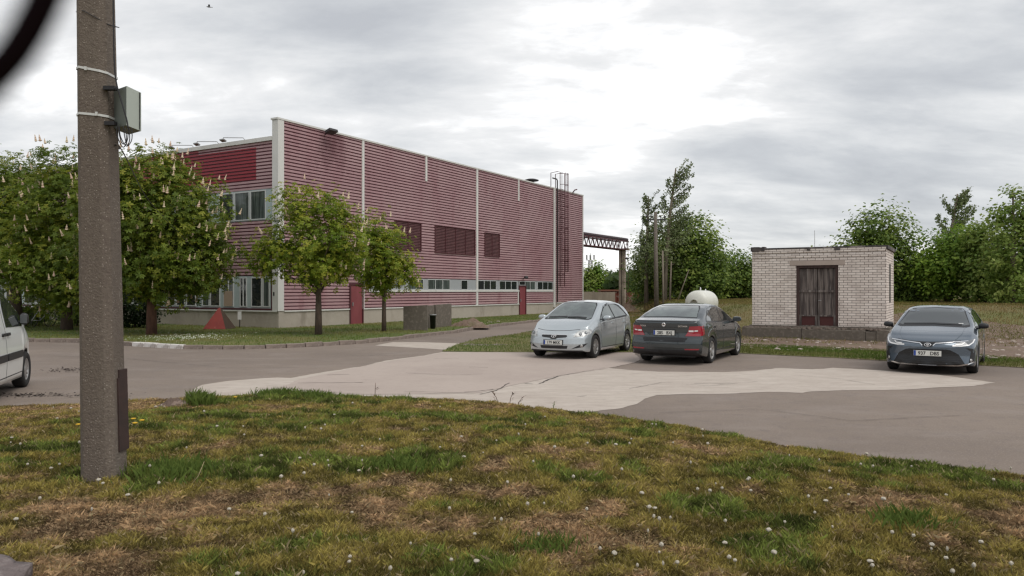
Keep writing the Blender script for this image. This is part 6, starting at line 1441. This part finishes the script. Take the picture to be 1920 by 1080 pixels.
for (px, ln) in ((935, -.10), (955, .05), (968, .12)): weed({935: 'left one of three dead weeds by the lawn edge', 955: 'middle one of three dead weeds by the lawn edge', 968: 'right one of three dead weeds by the lawn edge'}[px], px, 760, 11.9, .2, ln, wm, 9)
weed('green weed at the lawn edge before the silver hatchback', 1037, 760, 11.3, .14, .02, wg, 12); weed('green weed on the lawn edge before the pale pavement', 765, 745, 12.4, .13, .03, wg, 12); weed('short green weed at the lawn edge left of centre', 478, 745, 12.2, .15, .02, wg, 12)
p = P(372, 930, 5.9); z = float(lawn_h(p.x, 5.9)); mb = MB(); mb.tube([(p.x-.08, 5.9, z), (p.x, 5.9, z+.1), (p.x+.045, 5.9, z+.21)], [.003, .003, .002], 5); tag(mb.build('straw_stalk', M['straw']), 'single bleached straw stalk leaning right in the green patch', 'straw')
# dandelions
bm = bmesh.new(); bmesh.ops.create_icosphere(bm, subdivisions=2, radius=.0135)
for v in bm.verts: v.co *= random.uniform(.80, 1.12)
hm = bpy.data.meshes.new('seed_head'); bm.to_mesh(hm); bm.free(); hm.materials.append(mat('dandelion_fluff', (.44, .40, .33), .95))
sm = MB().tube([(0, 0, 0), (.004, 0, .035), (0, 0, .07)], .0022, 5).build('stem', M['stem']); smm = sm.data; bpy.data.objects.remove(sm)
ym = MB().lathe([(.001, 0), (.016, .002), (.02, .012), (.001, .016)], 12).build('petals', M['petaly']); ymm = ym.data; bpy.data.objects.remove(ym)
D = [(458, 816), (490, 858), (562, 859), (589, 877), (615, 864), (616, 876), (527, 901), (673, 881), (694, 877), (679, 837), (572, 807), (602, 810), (627, 777), (407, 802), (456, 799), (712, 827), (679, 866), (845, 905), (734, 841), (795, 806), (865, 819), (825, 839), (906, 848), (931, 826), (843, 959), (617, 929), (549, 1003), (656, 1045), (655, 1055), (732, 1075), (940, 981), (445, 1075),
     (1223, 796), (1317, 807), (1318, 823), (1327, 837), (1262, 832), (1155, 838), (1230, 800), (1295, 874), (1166, 886), (1342, 906), (1354, 918), (1228, 952), (1217, 957), (1226, 976), (1236, 981), (1257, 975), (1360, 982), (1215, 1003), (1236, 1034), (1240, 1030), (1359, 1018), (1367, 1050), (1270, 1058), (1195, 1065), (1125, 1034), (1152, 1045), (1614, 870), (1637, 876), (1709, 873), (1774, 925), (1895, 881), (1555, 888), (1441, 1000), (1625, 852), (1863, 903), (1536, 863), (1480, 855),
     (100, 765), (107, 785), (133, 768), (20, 828), (22, 820), (38, 837), (52, 872), (96, 880), (149, 836), (185, 905), (193, 908), (75, 940), (292, 764), (308, 760), (281, 879), (298, 912), (240, 930), (172, 962), (30, 975), (1000, 870), (985, 800), (1040, 845), (1075, 900), (1100, 960), (1010, 1010), (890, 1000), (770, 1020), (660, 960)]
random.seed(3)
for i in range(36): D.append((random.uniform(960, 1900), None))
for i in range(18): D.append((random.uniform(20, 960), None))
for (px, py) in D:
    if py is None:
        e = float(np.interp((px-960)/F*9, EX, EY)); py = HZ+F*1.6/(random.uniform(4.3, max(5.5, e-1.5)))
    if 150 < px < 245 and py < 890: continue
    zg = .22
    for _ in range(3): Y = F*(HC-zg-.05)/(py-HZ); zg = float(lawn_h((px-960)/F*Y, Y))
    o = empty('dandelion', ((px-960)/F*Y, Y, zg), random.random()*6, 'grey white dandelion seed head standing in the foreground lawn', 'dandelion', 'dandelion seed heads in the lawn'); s_ = random.choice((.55, .8, .8, 1.0, 1.25))*random.uniform(.9, 1.1); o.scale = (s_, s_, random.uniform(.6, 1.1))
    h = link('seed_head', hm, o); h.location = (0, 0, .075); link('stem', smm, o)
for (px, py) in ((250, 789), (266, 793), (253, 797), (147, 800), (441, 745)):
    zg = .2
    for _ in range(3): Y = F*(HC-zg-.06)/(py-HZ); zg = float(lawn_h((px-960)/F*Y, Y))
    o = empty('dandelion', ((px-960)/F*Y, Y, zg), 0, 'yellow dandelion flower in the lawn near the concrete pole', 'dandelion', 'yellow dandelions near the pole'); o.scale = (1.4, 1.4, 1.1)
    h = link('petals', ymm, o); h.location = (0, 0, .07); link('stem', smm, o)
# white flowers in the lawn before the red pyramid
n = 330; cx_, cy_ = G(352, 637, .12).x, G(352, 637, .12).y; X = cx_+rng.normal(size=n)*.75; Y = cy_+rng.normal(size=n)*.9
v = leaf_quads(np.stack([X, Y, .19+.06*rng.random(n)], 1), np.full(n, .028), np.tile([0, -.5, 1.], (n, 1))+unit(n)*.3, 1, .9, 0); tag(np_mesh('ground_flowers', v, 4, M['petalw'], None), 'patch of tiny white flowers in the lawn beside the red pyramid', 'flowers', kind='stuff')
# damp patch with leaves on the road
def litter(label, px, py, n, sx, sy, col):
    c = G(px, py); X = c.x+rng.normal(size=n)*sx; Y = c.y+rng.normal(size=n)*sy; v = leaf_quads(np.stack([X, Y, .008+.02*rng.random(n)], 1), .04+.04*rng.random(n), np.tile([0, 0, 1.], (n, 1))+unit(n)*.3, 1, .6, 0)
    t = rng.random(n)[:, None]; tag(np_mesh('leaf_litter', v, 4, M['blade'], np.array(col)*(.5+t)), label, 'leaves', kind='stuff')
litter('dark leaf litter on the road left of the concrete pole', 137, 694, 130, .32, .25, (.05, .035, .03)); litter('dark leaf litter along the lawn edge below the van', 50, 742, 240, .7, .12, (.04, .03, .025))
